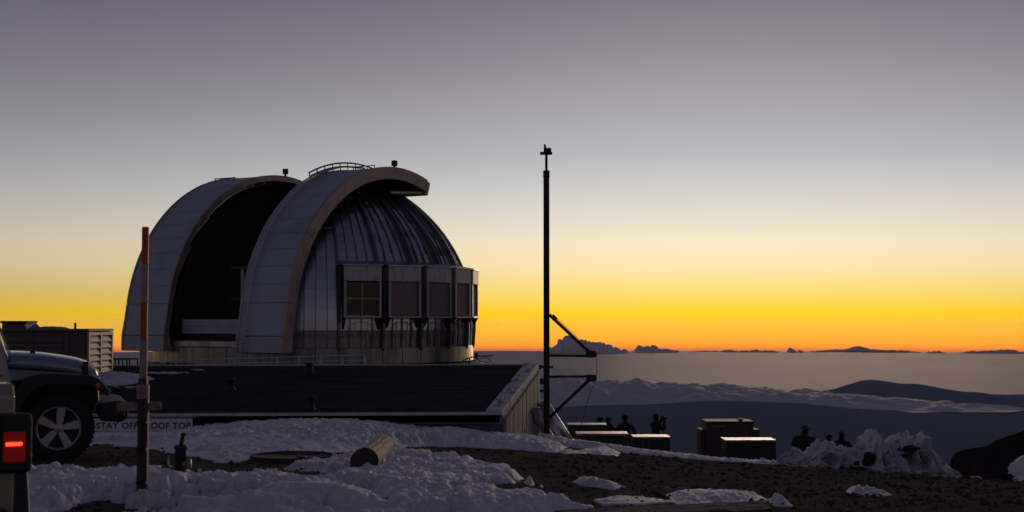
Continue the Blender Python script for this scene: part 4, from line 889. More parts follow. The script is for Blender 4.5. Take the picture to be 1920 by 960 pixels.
    # wheels
    for (x, y, s_) in ((0, .10, -1), (0, WD - .10, 1), (-2.42, .10, -1), (-2.42, WD - .10, 1)):
        wh = empty('wheel', (f * x, y, .39)); wh.parent = car
        ty = MB().lathe([(.25, -.115), (.28, -.125), (.35, -.125), (.385, -.105), (.392, -.06), (.394, 0), (.392, .06), (.385, .105), (.35, .125), (.28, .125), (.25, .115), (.25, -.115)], (0, 0, 0), 'y', 48).build('tyre', M['rubber'], wh)
        tr = MB()
        for k in range(44):
            t = 2 * math.pi * k / 44
            for yy in ((-.118, -.05) if k % 2 else (-.10, -.02), (.05, .118) if k % 2 else (.02, .10)):
                c_, s__ = math.cos(t), math.sin(t); q = lambda r, dt, y_: (r * math.cos(t + dt), y_, r * math.sin(t + dt))
                tr.hexa([q(.37, -.045, yy[0]), q(.37, .045, yy[0]), q(.37, .045, yy[1]), q(.37, -.045, yy[1]), q(.402, -.04, yy[0]), q(.402, .04, yy[0]), q(.402, .04, yy[1]), q(.402, -.04, yy[1])])
        o = tr.build('tread', M['rubber'], wh); o['kind'] = 'stuff'
        yo = s_ * .105
        MB().lathe([(.252, yo * .2), (.252, yo), (.243, yo * 1.06), (.232, yo), (.225, yo * .3), (.06, yo * .2), (.001, yo * .2)], (0, 0, 0), 'y', 40).build('rim', M['alloy'] if s_ < 0 else M['dark'], wh)
        MB().lathe([(.224, yo * .32), (.001, yo * .32)], (0, 0, 0), 'y', 40).build('brake_disc', M['dark'], wh)
        for k in range(5):
            t = 2 * math.pi * (k + .14) / 5; c_, s__ = math.cos(t), math.sin(t)
            def sp3(r, w, y_): return (r * c_ - w * s__, y_, r * s__ + w * c_)
            MB().hexa([sp3(.03, -.038, yo * .5), sp3(.03, .038, yo * .5), sp3(.232, .058, yo * .5), sp3(.232, -.058, yo * .5), sp3(.03, -.034, yo * .92), sp3(.03, .034, yo * .92), sp3(.232, .05, yo * .98), sp3(.232, -.05, yo * .98)]).build('spoke', M['alloy'], wh, .008)
            t += math.pi / 5; p = (.075 * math.cos(t), yo * .95, .075 * math.sin(t))
            MB().lathe([(.001, yo * .05), (.017, yo * .05), (.017, -yo * .4)], p, 'y', 8).build('lug_nut', M['dark'], wh)
        MB().lathe([(.001, yo * 1.02), (.04, yo * 1.0), (.055, yo * .9), (.055, yo * .4)], (0, 0, 0), 'y', 20).build('hub_cap', M['alloy'], wh)
    # cabin: windscreen frame, doors, hard top with windows
    fx(MB().hexa([(-.62, .10, 1.17), (-.56, .10, 1.17), (-.56, WD - .10, 1.17), (-.62, WD - .10, 1.17), (-.86, .15, 1.76), (-.80, .15, 1.76), (-.80, WD - .15, 1.76), (-.86, WD - .15, 1.76)])).build('windscreen', M['glass'], car, .01)
    for y in (.09, WD - .15): fx(MB().bar((-.58, y + .03, 1.16), (-.83, y + .03 + (.03 if y < .5 else -.03), 1.78), .07, .07)).build('windscreen_post', M[paint], car)
    def lean(mb):
        mb.v = [(x, y + (1 if y < WD / 2 else -1) * max(0, z - 1.18) * .21, z) for x, y, z in mb.v]; return mb
    top = fx(lean(MB().prism([(-.80, 1.76), (-.84, 1.83), (-1.2, 1.86), (-2.7, 1.85), (-2.98, 1.80), (-3.10, 1.18), (-2.98, 1.18), (-2.88, 1.70), (-1.2, 1.76)], .05, WD - .05))).build('hard_top', M[paint] if lit else M['plastic'], car, .03, 2)
    for y in (.10, WD - .13):
        fx(lean(MB().prism([(-2.0, 1.18), (-2.0, 1.72), (-2.15, 1.72), (-2.15, 1.18)], y, y + .03))).build('side_pillar', M[paint] if lit else M['plastic'], top)
        fx(lean(MB().prism([(-2.155, 1.18), (-2.155, 1.71), (-2.87, 1.69), (-2.975, 1.18)], y + .01, y + .02))).build('side_window', M['glass'], top)
        fx(lean(MB().prism([(-2.975, 1.175), (-2.86, 1.70), (-2.97, 1.72), (-3.095, 1.175)], y - .054 if y < .5 else y + .01, y + .01 if y < .5 else y + .084))).build('rear_pillar', M[paint] if lit else M['plastic'], top)
        dr = fx(MB().prism([(-.72, .60), (-.72, 1.19), (-1.95, 1.19), (-1.95, .85), (-1.8, .60)], y + (-.075 if y < .5 else .08), y + (-.06 if y < .5 else .10))).build('door', M[paint], car, .01)
        fx(MB().prism([(-.78, 1.195), (-.95, 1.74), (-1.99, 1.74), (-1.99, 1.195)], y + .0, y + .012)).build('door_window', M['glass'], dr)
        fx(MB().box(-1.85, -1.68, y + (-.11 if y < .5 else .09), y + (-.076 if y < .5 else .12), 1.05, 1.09)).build('handle', M['plastic'], dr, .008)
    # tail lamps standing proud of the rear panel
    for y in (-.018, WD - .122):
        tl = fx(MB().box(-3.25, -3.165, y, y + .14, .80, 1.05)).build('tail_light', M['plastic'], car, .022, 3)
        fx(MB().box(-3.262, -3.251, y + .03, y + .12, .85, .975)).build('lens', M['redlens'] if lit else M['amber'], tl, .005, 3)
        if lit and y < .5: fx(MB().box(-3.266, -3.2625, y + .045, y + .11, .918, .932)).build('lamp', M['redlamp'], tl, .0015)
    sw = empty('spare_wheel', (f * -3.30, WD * .55, 1.02)); sw.parent = car
    fx(MB().lathe([(.20, -.11), (.35, -.12), (.39, -.08), (.395, 0), (.39, .08), (.35, .12), (.2, .11), (.001, .10)], (-.0, 0, 0), 'x', 36)).build('spare_tyre', M['rubber'], sw)
    return car
JY = 16.33
make_car('off_road_car', 'blue-grey off-road car nosing out past the near car, alloy wheel showing', 'silver', (at(115, 812, JY + .1).x, JY), False, gzf(-5.2, 16.4) + .02, False).rotation_euler = (0, 0, R_(18))
NY = 6.05
nc = make_car('parked_car', 'pale beige off-road car seen from behind with its red tail lamp glowing', 'beige', (0, 0), False, -1.44, True)
nc.rotation_euler = (0, 0, R_(119))
_rc = Matrix.Rotation(R_(119), 3, 'Z') @ Vector((-3.2, -.06, 0)); nc.location = (at(77, 800, NY).x - _rc.x, NY - _rc.y, -1.44)

# ------------------------------------------------------------------ snow marker post, barrier arm, valve, log, lid
YB = 11.0; pb = at(265, 950, YB); ptop = at(273, 425, YB)
gp = gzf(pb.x, YB)
post = tag(empty('marker_post', (pb.x, YB, gp - .1)), 'tall snow marker post banded orange and white on a perforated steel foot', 'marker post'); OPp = Vector(post.location)
ax = (ptop - pb)
def on_post(py): t = (950 - py) / 525.; return pb + ax * t - OPp
for (ya, yb_, m_, w) in ((425, 496, 'orange', .05), (496, 566, 'pink', .052), (566, 640, 'orange', .05), (640, 722, 'pink', .056)):
    MB().bar(on_post(yb_ - .3), on_post(ya + .3), w, .03).build('band', M[m_], post, .004, 1)
ft = MB(); ft.bar(on_post(975), on_post(722.5), .068, .012)
for sx_ in (-1, 1): ft.bar(on_post(975) + Vector((sx_ * .036, .02, 0)), on_post(722.5) + Vector((sx_ * .036, .02, 0)), .006, .05)
stl = ft.build('steel_foot', M['steel'], post)
for k in range(24):
    q = on_post(760 + k * 8.2); MB().lathe([(.009, -.0075), (.001, -.0077)], q, 'y', 8).build('hole', M['dark'], stl)
for y_ in (792, 842, 905): MB().bar(on_post(y_ + 2), on_post(y_ - 2), .078, .07).build('strap', M['plastic'], post)
MB().bar(on_post(748), on_post(722), .074, .004).build('sticker', M['pink'], post).location = (0, -.045, 0)
for (dx, py, r) in ((-.008, 735, .012), (.010, 741, .014), (.002, 728, .010)):
    q = on_post(py) + Vector((dx, -.049, 0)); MB().tube([q + Vector((r * math.cos(t), 0, r * math.sin(t))) for t in np.linspace(0, 5.2, 10)], .0025, 4).build('sticker_print', M['orange'], post)
MB().bar(on_post(722) + Vector((0, -.0, 0)), on_post(710), .066, .045).build('clamp', M['steel'], post)
YA = 11.12; OA2 = OPp; arm = post
MB().hexa([at(*q) - OA2 for q in ((219, 772, YA), (303, 767.5, YA), (303, 767.5, YA + .04), (219, 772, YA + .04), (219, 755, YA), (303, 752.5, YA), (303, 752.5, YA + .04), (219, 755, YA + .04))]).build('cross_board', M['wood'], arm, .004, 1)
q = at(298, 760, YA) - OA2; MB().lathe([(.001, -.016), (.021, -.016), (.024, -.008), (.024, .0)], q, 'y', 20).build('reflector', M['pink'], arm)
MB().lathe([(.001, -.018), (.008, -.018), (.008, -.016)], q, 'y', 10).build('reflector_stud', M['orange'], arm)
# valve standpipe
YV = 13.2; vb = at(338, 896, YV); gv = gzf(vb.x, YV)
vl = tag(empty('valve', (vb.x, YV, gv - .05)), 'dark capped valve standpipe with bronze side outlet rising from the snow', 'valve'); OV = Vector(vl.location)
zt_ = at(338, 838, YV).z - OV.z
MB().lathe([(.052, 0), (.052, zt_ - .02), (.062, zt_ - .018), (.062, zt_ + .01), (.04, zt_ + .02), (.001, zt_ + .02)], (0, 0, 0), 'z', 16).build('standpipe', M['dark'], vl)
MB().tube([(0, 0, zt_), (.022, 0, zt_ + .11)], .020, 8).build('stem', M['dark'], vl)
MB().lathe([(.001, .0), (.026, .0), (.026, .03), (.001, .03)], (.024, 0, zt_ + .10), 'z', 6).build('stem_nut', M['dark'], vl)
zo = at(314, 882, YV).z - OV.z
MB().lathe([(.001, -.16), (.05, -.16), (.055, -.14), (.055, -.10), (.036, -.09), (.036, -.04)], (0, -.03, zo), 'x', 18).build('outlet', M['bronze'], vl)
MB().lathe([(.001, .10), (.045, .10), (.05, .06), (.036, .05), (.036, .02)], (0, -.01, zo + .06), 'x', 18).build('outlet', M['bronze'], vl)
MB().tube([(-.10, -.06, zo + .03), (-.13, -.06, zo + .09), (-.16, -.05, zo + .07)], .012, 6).build('handle', M['dark'], vl)
# log
LY = 16.2; lz = .145
la = ground_at(686, 889); lb = at(716, 824, la[1] + 2.3)
l0 = Vector((at(683, 868, la[1]).x, la[1], gzf(*la) + .13)); l1 = Vector((lb.x, lb.y, gzf(lb.x, lb.y) + .20))
lg = tag(empty('log', l0 - UP * .16), 'short cracked grey log lying on the snow, with a dark sawn end', 'log'); OL = Vector(lg.location)
n = 72; m_ = 18; d = (l1 - l0); dn = d.normalized(); e1 = dn.cross(UP).normalized(); e2 = e1.cross(dn)
V_ = []
for i in range(m_):
    for k in range(n):
        t = 2 * math.pi * k / n; r = .152 * (1 - .06 * i / m_) * (1 + .03 * math.sin(2 * t + .4) + .012 * math.sin(5 * t + i * .05))
        crack = sum(math.exp(-((t - c - .03 * math.sin(i * w_)) / .035) ** 2) * dp_ * 1.5 * min(1, i / 3) for c, w_, dp_ in ((1.2, .5, .028), (1.75, .8, .035), (2.4, .4, .026), (.75, .7, .02)))
        p = l0 - OL + d * (i / (m_ - 1)) + (e1 * math.cos(t) + e2 * math.sin(t)) * (r - crack); V_.append(p)
F_ = [(i * n + k, i * n + (k + 1) % n, (i + 1) * n + (k + 1) % n, (i + 1) * n + k) for i in range(m_ - 1) for k in range(n)]
MB().add(V_, F_, True).build('bark', M['wood'], lg)
for i, off in ((0, -.004), (m_ - 1, .004)):
    c = l0 - OL + d * (i / (m_ - 1)); MB().add([c + dn * off] + [c + (V_[i * n + k] - c) * .985 + dn * off for k in range(n)], [(0, 1 + k, 1 + (k + 1) % n) for k in range(n)]).build('sawn_end', M['endwood'], lg)
# round lid
lc = ground_at(548, 862); e = tag(empty('round_cover', (lc[0], lc[1], gzf(*lc) + .02)), 'wide flat round cover lying level in the dark ground', 'cover')
rl_ = 78 / F * lc[1]
MB().lathe([(rl_, -.12), (rl_, .035), (rl_ * .985, .045), (rl_ * .965, .045), (rl_ * .96, .03), (.001, .03)], (0, 0, 0), 'z', 56).build('disc', M['rock'], e)
MB().lathe([(.06, .031), (.06, .05), (.001, .052)], (rl_ * .3, -.3, 0), 'z', 12).build('lifting_boss', M['steel'], e)
# low timber kerb at the bottom edge
ka = at(1030, 958, 10.6); kb = at(1432, 938, 10.9)
kb_ = tag(empty('timber_kerb', (ka + kb) / 2), 'low dark brown timber kerb edging the snow scraps', 'kerb'); OK_ = Vector(kb_.location)
V_ = []; n = 40
for i in range(n):
    t = i / (n - 1); c = ka.lerp(kb, t); j = lambda a: a * float(vnoise(np.array([i * .35 + a * 50]), np.array([a * 10.]))[0])
    w = .03 if i < n - 3 else .03 + (i - n + 3) * .01
    V_ += [c + Vector((0, 0, j(.006))) - OK_, c + Vector((0, -.34, -.015 + j(.01))) - OK_, c + Vector((0, -.40, -.30)) - OK_, c + Vector((0, .02, -.30)) - OK_]
MB().add(V_, [(4 * i + a, 4 * i + (a + 1) % 4, 4 * i + 4 + (a + 1) % 4, 4 * i + 4 + a) for i in range(n - 1) for a in range(4)] + [(0, 1, 2, 3), (4 * n - 4, 4 * n - 3, 4 * n - 2, 4 * n - 1)]).build('timber', M['rock'], kb_)

# ------------------------------------------------------------------ broken snow: the heap on the edge, and blocks near the post
def chunk_mesh(seed, sub=4, sharp=.34):
    bm = bmesh.new(); bmesh.ops.create_icosphere(bm, subdivisions=sub, radius=1); v = np.array([q.co[:] for q in bm.verts]); fcs = np.array([[q.index for q in f.verts] for f in bm.faces]); bm.free()
    r = np.random.default_rng(seed); R0 = np.ones(len(v)) * 1.0
    for _ in range(16):                                  # break planes off the lump, as ploughed snow breaks
        nrm = r.normal(size=3); nrm /= np.linalg.norm(nrm); h = r.uniform(.30, .85); dt = v @ nrm; over = dt > h
        v[over] -= np.outer((dt[over] - h) * .97, nrm)
    w = v * 1.6 + seed * 3.7
    b = .16 * fbm(w[:, 0], w[:, 1], w[:, 2], o=3, s=seed) + .12 * (.5 - 1.8 * np.abs(vnoise(w[:, 0] * 1.9, w[:, 1] * 1.9, w[:, 2] * 1.9, seed))) + .11 * fbm(w[:, 0] * 4.5, w[:, 1] * 4.5, w[:, 2] * 4.5, o=4, s=seed + 9, g=.65)
    v = v * (1.12 + b)[:, None]
    m = bpy.data.meshes.new('snow_chunk'); m.from_pydata(v.tolist(), [], fcs.tolist()); m.polygons.foreach_set('use_smooth', [False] * len(fcs)); return m
CH = [chunk_mesh(i + 1) for i in range(8)]
CHR = [m.copy() for m in CH[:3]]
for m in CH: m.materials.append(M['snow'])
for m in CHR: m.materials.append(M['rock'])
YH = 27.2; hp0 = at(1620, 885, YH)
hp = tag(empty('snow_heap', (hp0.x, YH, gzf(hp0.x, YH))), 'jagged ploughed heap of broken snow blocks with dark rocks on the slope edge', 'snow heap'); OHp = Vector(hp.location)
rh = random.Random(11)
def chunk(parent, off, px, py, rx, rz, Y, mesh, name, ry=None):
    o = bpy.data.objects.new(name, mesh); COL.objects.link(o); o.parent = parent; k = Y / F
    o.location = at(px, py, Y) - off; o.scale = (rx * k, (ry or rx) * k, rz * k); o.rotation_euler = (rh.uniform(-.3, .3), rh.uniform(-.4, .4), rh.uniform(0, 6.28)); return o
CREST = [(1464, 868), (1470, 856), (1476, 842), (1492, 838), (1500, 852), (1512, 850), (1522, 830), (1532, 824), (1545, 826), (1556, 834), (1566, 844), (1575, 836), (1585, 846), (1597, 846), (1606, 832), (1620, 820), (1630, 812), (1636, 821), (1648, 832), (1660, 836), (1668, 824), (1680, 817), (1698, 818), (1704, 834), (1720, 838), (1726, 822), (1733, 824), (1737, 846), (1748, 862), (1762, 878), (1775, 876), (1788, 884), (1794, 902)]
BASEL = [(1464, 871), (1600, 886), (1700, 898), (1794, 908)]
n, m_ = 330, 70; xs = np.linspace(1464, 1794, n); k = YH / F
cr_ = np.interp(xs, *zip(*CREST)) + 6.5 * fbm(xs / 8, xs * 0 + 2, o=4, s=3, g=.65); bs_ = np.interp(xs, *zip(*BASEL)); cr_ = np.minimum(cr_, bs_ - .5)
hz_ = (bs_ - cr_) * k; t = np.linspace(-.12, math.pi * .92, m_)
up_ = np.sign(np.sin(t)) * np.abs(np.sin(t)) ** .85
X_ = np.repeat(((xs - 960) * k)[:, None], m_, 1); Z_ = ((600 - bs_) * k)[:, None] + up_[None] * hz_[:, None]
Y_ = YH - np.cos(t)[None] * (.35 * hz_[:, None] + .38)
w1 = fbm(X_ * 2.2, Y_ * 2.2, Z_ * 2.2, o=4, s=33, g=.6); w2 = 1 - 2.2 * np.abs(vnoise(X_ * 4.2, Y_ * 4.2, Z_ * 4.2, 34)); w3 = fbm(X_ * 12, Y_ * 12, Z_ * 12, o=4, s=35, g=.65); w4 = 1 - 2.2 * np.abs(vnoise(X_ * 9, Y_ * 9, Z_ * 9, 36))
am = np.clip(hz_ / .45, .2, 1)[:, None]
Y_ = Y_ - np.cos(t)[None] * (.30 * w1 + .20 * w2 + .12 * w4) * am - .13 * w3; Z_ = Z_ + (.08 * w1 + .08 * w2 + .09 * w3) * am * np.clip(np.sin(t), 0, 1)[None]; X_ = X_ + .06 * vnoise(X_ * 5, Y_ * 5, Z_ * 5, 37) + .03 * w4
np_mesh('packed_snow', np.stack([X_ - OHp.x, Y_ - OHp.y, Z_ - OHp.z], -1).reshape(-1, 3), grid_faces(n, m_), M['dsnow'], False, hp)
HEAP = [(1480, 866, 10, 8), (1512, 868, 9, 8), (1530, 838, 9, 9), (1548, 872, 11, 8), (1572, 858, 9, 10), (1590, 872, 10, 8), (1616, 838, 9, 11), (1640, 878, 12, 9), (1664, 862, 10, 12), (1684, 826, 9, 7), (1728, 830, 4, 8), (1700, 886, 11, 8), (1722, 876, 10, 10), (1745, 888, 11, 9), (1768, 894, 9, 7), (1782, 890, 8, 9), (1632, 822, 5, 8), (1575, 842, 5, 6)]
for i, (px, py, rx, rz) in enumerate(HEAP):
    chunk(hp, OHp, px, py, rx, rz, YH - .52 - (900 - py) * .001, CH[i % 8], 'snow_chunk')
for px, py, rx, rz in ((1636, 860, 17, 17), (1622, 868, 13, 11), (1706, 845, 19, 11), (1690, 850, 12, 12), (1722, 852, 9, 13), (1604, 870, 11, 8)):
    chunk(hp, OHp, px, py, rx, rz, YH - .5, CHR[(px // 7) % 3], 'rock')
def lone(px, py, rx, rz, Y, lab, mesh=None, cat='snow block', group=None, name='snow_block'):
    b = at(px, py + rz * .8, Y); e = bpy.data.objects.new(name, mesh or CH[rh.randrange(8)]); COL.objects.link(e); k = Y / F
    e.location = at(px, py, Y); e.scale = (rx * k, rx * k, rz * k); e.rotation_euler = (rh.uniform(-.2, .2), rh.uniform(-.2, .2), rh.uniform(0, 6.28)); return tag(e, lab, cat, group)
lone(1832, 898, 15, 9, 27.4, 'single jagged snow block lying apart beyond the end of the heap')
lone(1432, 865, 7, 9, 29.0, 'small upright snow block in front of the low green crate'); lone(1452, 870, 6, 6, 29.0, 'snow lump between the low green crate and the heap')
gy = ground_at(228, 935)[1]
lone(236, 922, 27, 22, gy, 'smooth boulder of packed snow beside the foot of the marker post'); lone(222, 934, 13, 12, gy - .2, 'small snow block leaning on the packed snow boulder'); lone(205, 918, 15, 13, gy + .5, 'ragged snow block behind the packed snow boulder')
lone(296, 955, 26, 14, 10.7, 'low snow block pressed against the very foot of the marker post'); lone(374, 884, 6, 7, 13.6, 'thin ragged snow fin beside the valve')
def spike(px, py, h, w, Y, lab):
    c = at(px, py, Y); k = Y / F
    V_ = [(-w * k, -w * k * .5, 0), (w * k, -w * k * .6, 0), (w * k * .8, w * k * .6, 0), (-w * k * .7, w * k * .5, 0), (-w * k * .5, -.1 * w * k, h * k * .6), (w * k * .6, 0, h * k * .5), (w * k * .3, w * k * .2, h * k * .75), (-w * k * .2, 0, h * k)]
    e = MB().hexa(V_).build('ice_shard', M['ice'], None, .002, 1); e.location = c; return tag(e, lab, 'ice')
spike(214, 914, 30, 6, gy, 'clear upright ice shard standing by the packed snow boulder'); spike(316, 872, 20, 3.2, 13.25, 'thin clear ice spike on the mound beside the valve outlet')
# glints of broken ice strewn on the dark ground
V_ = []; F_ = []; rg = np.random.default_rng(5)
for i in range(70):
    px = rg.uniform(1050, 1900); py = rg.uniform(895, 958) if i % 3 else rg.uniform(925, 958)
    x, y = ground_at(px, py); z = gzf(x, y); r = rg.uniform(.003, .007) * (y / 12); o = len(V_)
    V_ += [(x - r, y - r, z), (x + r, y - r * .6, z), (x + r * .3, y + r, z), (x, y, z + r * 1.2)]; F_ += [(o, o + 1, o + 3), (o + 1, o + 2, o + 3), (o + 2, o, o + 3)]
tag(MB().add(V_, F_).build('ice_crumbs', M['snow']), 'crumbs of ice strewn over the dark ground', 'ice', kind='stuff')

# loose cinders and stones over the bare ground
rg = np.random.default_rng(9); ng = 6500
gy_ = 10.2 + 20 * rg.random(ng) ** 1.4; gx_ = (rg.uniform(-40, 1960, ng) - 960) / F * gy_
gr_ = rg.gamma(1.6, .008, ng) * (.7 + gy_ / 30); gr_ = np.clip(gr_, .005, .042); gz_ = gz(gx_, gy_)
oct_ = np.array([(1, 0, 0), (0, 1, 0), (-1, 0, 0), (0, -1, 0), (0, 0, 1), (0, 0, -1)], float)
VV = oct_[None] * rg.uniform(.6, 1.2, (ng, 6, 1)) * gr_[:, None, None] * np.array([1.1, 1.1, .75]) + np.stack([gx_, gy_, gz_ + gr_ * .25], -1)[:, None]
th_ = rg.uniform(0, 6.28, ng)[:, None]; dx_ = VV[..., 0] - gx_[:, None]; dy_ = VV[..., 1] - gy_[:, None]
VV[..., 0] = gx_[:, None] + dx_ * np.cos(th_) - dy_ * np.sin(th_); VV[..., 1] = gy_[:, None] + dx_ * np.sin(th_) + dy_ * np.cos(th_)
of = np.array([(0, 1, 4), (1, 2, 4), (2, 3, 4), (3, 0, 4), (1, 0, 5), (2, 1, 5), (3, 2, 5), (0, 3, 5)])
gv_ = np_mesh('gravel', VV.reshape(-1, 3), (of[None] + np.arange(ng)[:, None, None] * 6).reshape(-1, 3), M['gravel'], False)
tag(gv_, 'loose dark cinders strewn over the bare ground', 'gravel', kind='stuff')

# ------------------------------------------------------------------ crates beyond the edge
def crate(name, px0, px1, py0, py1, Y, dep, body, lab, straps=(), lidh=.06, lid='lid', ear=False, hinges=()):
    a, b = at(px0, py1, Y), at(px1, py0, Y); g0 = min(gzf(a.x, Y), gzf(b.x, Y)) - .03; g0 = min(g0, a.z)
    e = tag(empty(name, ((a.x + b.x) / 2, Y, g0)), lab, 'crate'); w = (b.x - a.x) / 2; h = b.z - g0
    MB().box(-w, w, 0, dep, 0, h - lidh - .003).build('body', M[body], e, .012, 2)
    ld = MB().box(-w - .015, w + .015, -.02, dep + .02, h - lidh, h).build('lid', M[lid], e, .012, 2)
    for x in straps: MB().box(x * w - .025, x * w + .025, -.012, -.001, .02, h - lidh - .02).build('strap', M['brass'], e)
    for x in hinges: MB().box(x * w - .06, x * w + .06, -.032, -.021, h - lidh * .8, h - lidh * .3).build('latch', M['plastic'], ld)
    for x in (-.96, -.33, .33, .96):
        if not straps: MB().box(x * w - .02, x * w + .02, -.014, -.001, .015, h - lidh - .01).build('rib', M[body], e)
    for sgn in (-1, 1): MB().tube([(sgn * (w + .003), dep * .35, h * .55), (sgn * (w + .04), dep * .4, h * .55), (sgn * (w + .04), dep * .6, h * .55), (sgn * (w + .003), dep * .65, h * .55)], .012, 6).build('handle', M['dark'], e)
    return e, w, h
crate('crate', 1082, 1178, 813, 842, 36, .75, 'crateb', 'long brown crate with lid toned as sky-lit beside the slanted pipes', lidh=.05)
crate('crate', 1188, 1256, 819, 848, 37, .8, 'crateg', 'small dark crate with brass straps and two lid latches', straps=(-.48, -.18, .72), lidh=.05, hinges=(-.75, .78))
crate('crate', 1066, 1137, 796, 823, 41, .7, 'crateb', 'dark crate standing behind the long brown crate', lidh=.03)
e_, w_, h_ = crate('crate', 1325, 1413, 790, 862, 40, 1.0, 'crateb', 'biggest crate, a tall dark one with a stepped top and side bins', lidh=.05, lid='crateb')
for sgn, ww in ((-1, .16), (1, .19)): MB().box(*sorted((sgn * (w_ + .003), sgn * (w_ + ww))), .1, .9, 0, h_ - .24).build('side_bin', M['crateb'], e_, .01)
MB().box(-w_ * .75, -w_ * .2, -.03, -.022, h_ - .15, h_ - .13).build('trim', M['lid'], e_); MB().box(w_ * .45, w_ * .62, .3, .5, h_ + .002, h_ + .05).build('top_knob', M['plastic'], e_, .01)
crate('crate', 1361, 1455, 825, 870, 36, .8, 'crateg', 'low green crate with lid toned as sky-lit in front of the biggest crate', lidh=.04)

# ------------------------------------------------------------------ people watching the sunset
def person(px, py_top, Y, h, label, coat='coat_black', face=0.0, pose='stand', hat=None, seated=False, lean=0, bulk=1.0, hood=False):
    """continuous skinned body; face = heading in radians, 0 looks away from the camera towards the glow"""
    top = at(px, py_top, Y); gx = top.x; g0 = gzf(gx, Y)
    root = tag(empty('person', (gx, Y, top.z - h), 0), label, 'person'); root.rotation_euler = (0, 0, face)
    s_ = h / 1.75
    P = {}; E = []; Rr_ = {}
    def v(n, x, y, z, r, par=None):
        P[n] = (x * s_, y * s_, z * s_); Rr_[n] = r * s_
        if par: E.append((par, n))
    b = bulk
    v('pel', 0, 0, .95, .165 * b); v('bel', 0, lean * .4, 1.10, .165 * b, 'pel'); v('che', 0, lean * .8, 1.30, .175 * b, 'bel'); v('sho', 0, lean, 1.42, .12 * b, 'che'); v('nec', 0, lean + .01, 1.50, .06 if not hood else .09, 'sho'); v('hd1', 0, lean + .02, 1.58, .080, 'nec'); v('hd2', 0, lean + .02, 1.665, .086, 'hd1')
    if seated:
        for q, sg_ in (('l', -1), ('r', 1)):
            v('hip' + q, sg_ * .11, .02, .90, .12 * b, 'pel'); v('kne' + q, sg_ * .15, .44, .88, .085 * b, 'hip' + q); v('ank' + q, sg_ * .15, .48, .45, .055, 'kne' + q); v('toe' + q, sg_ * .15, .64, .42, .045, 'ank' + q)
    else:
        for q, sg_ in (('l', -1), ('r', 1)):
            v('hip' + q, sg_ * .10, 0, .86, .115 * b, 'pel'); v('kne' + q, sg_ * .115, .02, .48, .075 * b, 'hip' + q); v('ank' + q, sg_ * .12, -.02, .08, .05, 'kne' + q); v('toe' + q, sg_ * .13, .15, .04, .045, 'ank' + q)
    for q, sg_ in (('l', -1), ('r', 1)):
        v('ac' + q, sg_ * .19 * b, lean, 1.41, .085 * b, 'sho')
        if pose == 'camera': el = (sg_ * .26, lean + .18, 1.22); wr = (sg_ * .09, lean + .30, 1.55); hn = (sg_ * .04, lean + .31, 1.63)
        elif pose == 'pockets': el = (sg_ * .33 * b, lean - .06, 1.14); wr = (sg_ * .22 * b, lean + .12, .98); hn = (sg_ * .18, lean + .17, .95)
        elif pose == 'crossed': el = (sg_ * .28 * b, lean + .06, 1.14); wr = (-sg_ * .02, lean + .25, 1.20); hn = (-sg_ * .10, lean + .25, 1.22)
        else: el = (sg_ * .26 * b, lean - .02, 1.13); wr = (sg_ * .25 * b, lean + .06, .88); hn = (sg_ * .24 * b, lean + .09, .80)
        v('el' + q, *el, .065 * b, 'ac' + q); v('wr' + q, *wr, .045, 'el' + q); v('hn' + q, *hn, .042, 'wr' + q)
    names = list(P); m = bpy.data.meshes.new('body'); m.from_pydata([P[n] for n in names], [(names.index(a), names.index(c)) for a, c in E], [])
    o = bpy.data.objects.new('body', m); COL.objects.link(o); o.parent = root; m.materials.append(M[coat])
    o.modifiers.new('skin', 'SKIN')
    for i, n in enumerate(names):
        sv = m.skin_vertices[0].data[i]; sv.radius = (Rr_[n], Rr_[n] * (.78 if n in ('che', 'bel', 'pel') else 1)); sv.use_root = (n == 'pel')
    o.modifiers.new('smooth', 'SUBSURF').levels = 2; o.modifiers[-1].render_levels = 2; o.modifiers['skin'].use_smooth_shade = True
    hc = Vector((0, (lean + .02) * s_, 1.655 * s_))
    # face: skin mask with nose, set just proud of the head on the side it looks to
    V_ = []; F_ = []; na, nb2 = 10, 9
    for i in range(nb2):
        th = R_(-48 + 88 * i / (nb2 - 1))
        for k in range(na):
            ph = R_(-62 + 124 * k / (na - 1)); r = .101 + .018 * math.exp(-(ph / .16) ** 2 - ((th + .12) / .2) ** 2)
            V_.append(hc + Vector((r * math.cos(th) * math.sin(ph) * .92, r * math.cos(th) * math.cos(ph), r * math.sin(th) * 1.12 - .02)) * s_)
    for i in range(nb2 - 1):
        for k in range(na - 1): F_.append((i * na + k, i * na + k + 1, (i + 1) * na + k + 1, (i + 1) * na + k))
    MB().add(V_, F_, True).build('face', M['skin'], root)
    # hair or hat over the crown
    kind = hat or 'hair'
    V_ = []; F_ = []; nr, nk = 9, 20; pts_low = -.35 if kind == 'hair' else .12
    for i in range(nr):
        th = pts_low * 1.2 + (math.pi / 2 - pts_low * 1.2) * i / (nr - 1)
        for k in range(nk):
            ph = 2 * math.pi * k / nk; fwd = math.cos(ph); th2 = th + (.75 * max(0, fwd) * (1 - i / (nr - 1)) if kind == 'hair' else 0)
            r = .106 + (.008 if kind != 'hair' else .006 * math.sin(5 * ph))
            V_.append(hc + Vector((r * math.cos(th2) * math.sin(ph), r * math.cos(th2) * fwd, r * 1.12 * math.sin(th2))) * s_)
    for i in range(nr - 1):
        for k in range(nk): F_.append((i * nk + k, i * nk + (k + 1) % nk, (i + 1) * nk + (k + 1) % nk, (i + 1) * nk + k))
    hb = MB().add(V_, F_, True)
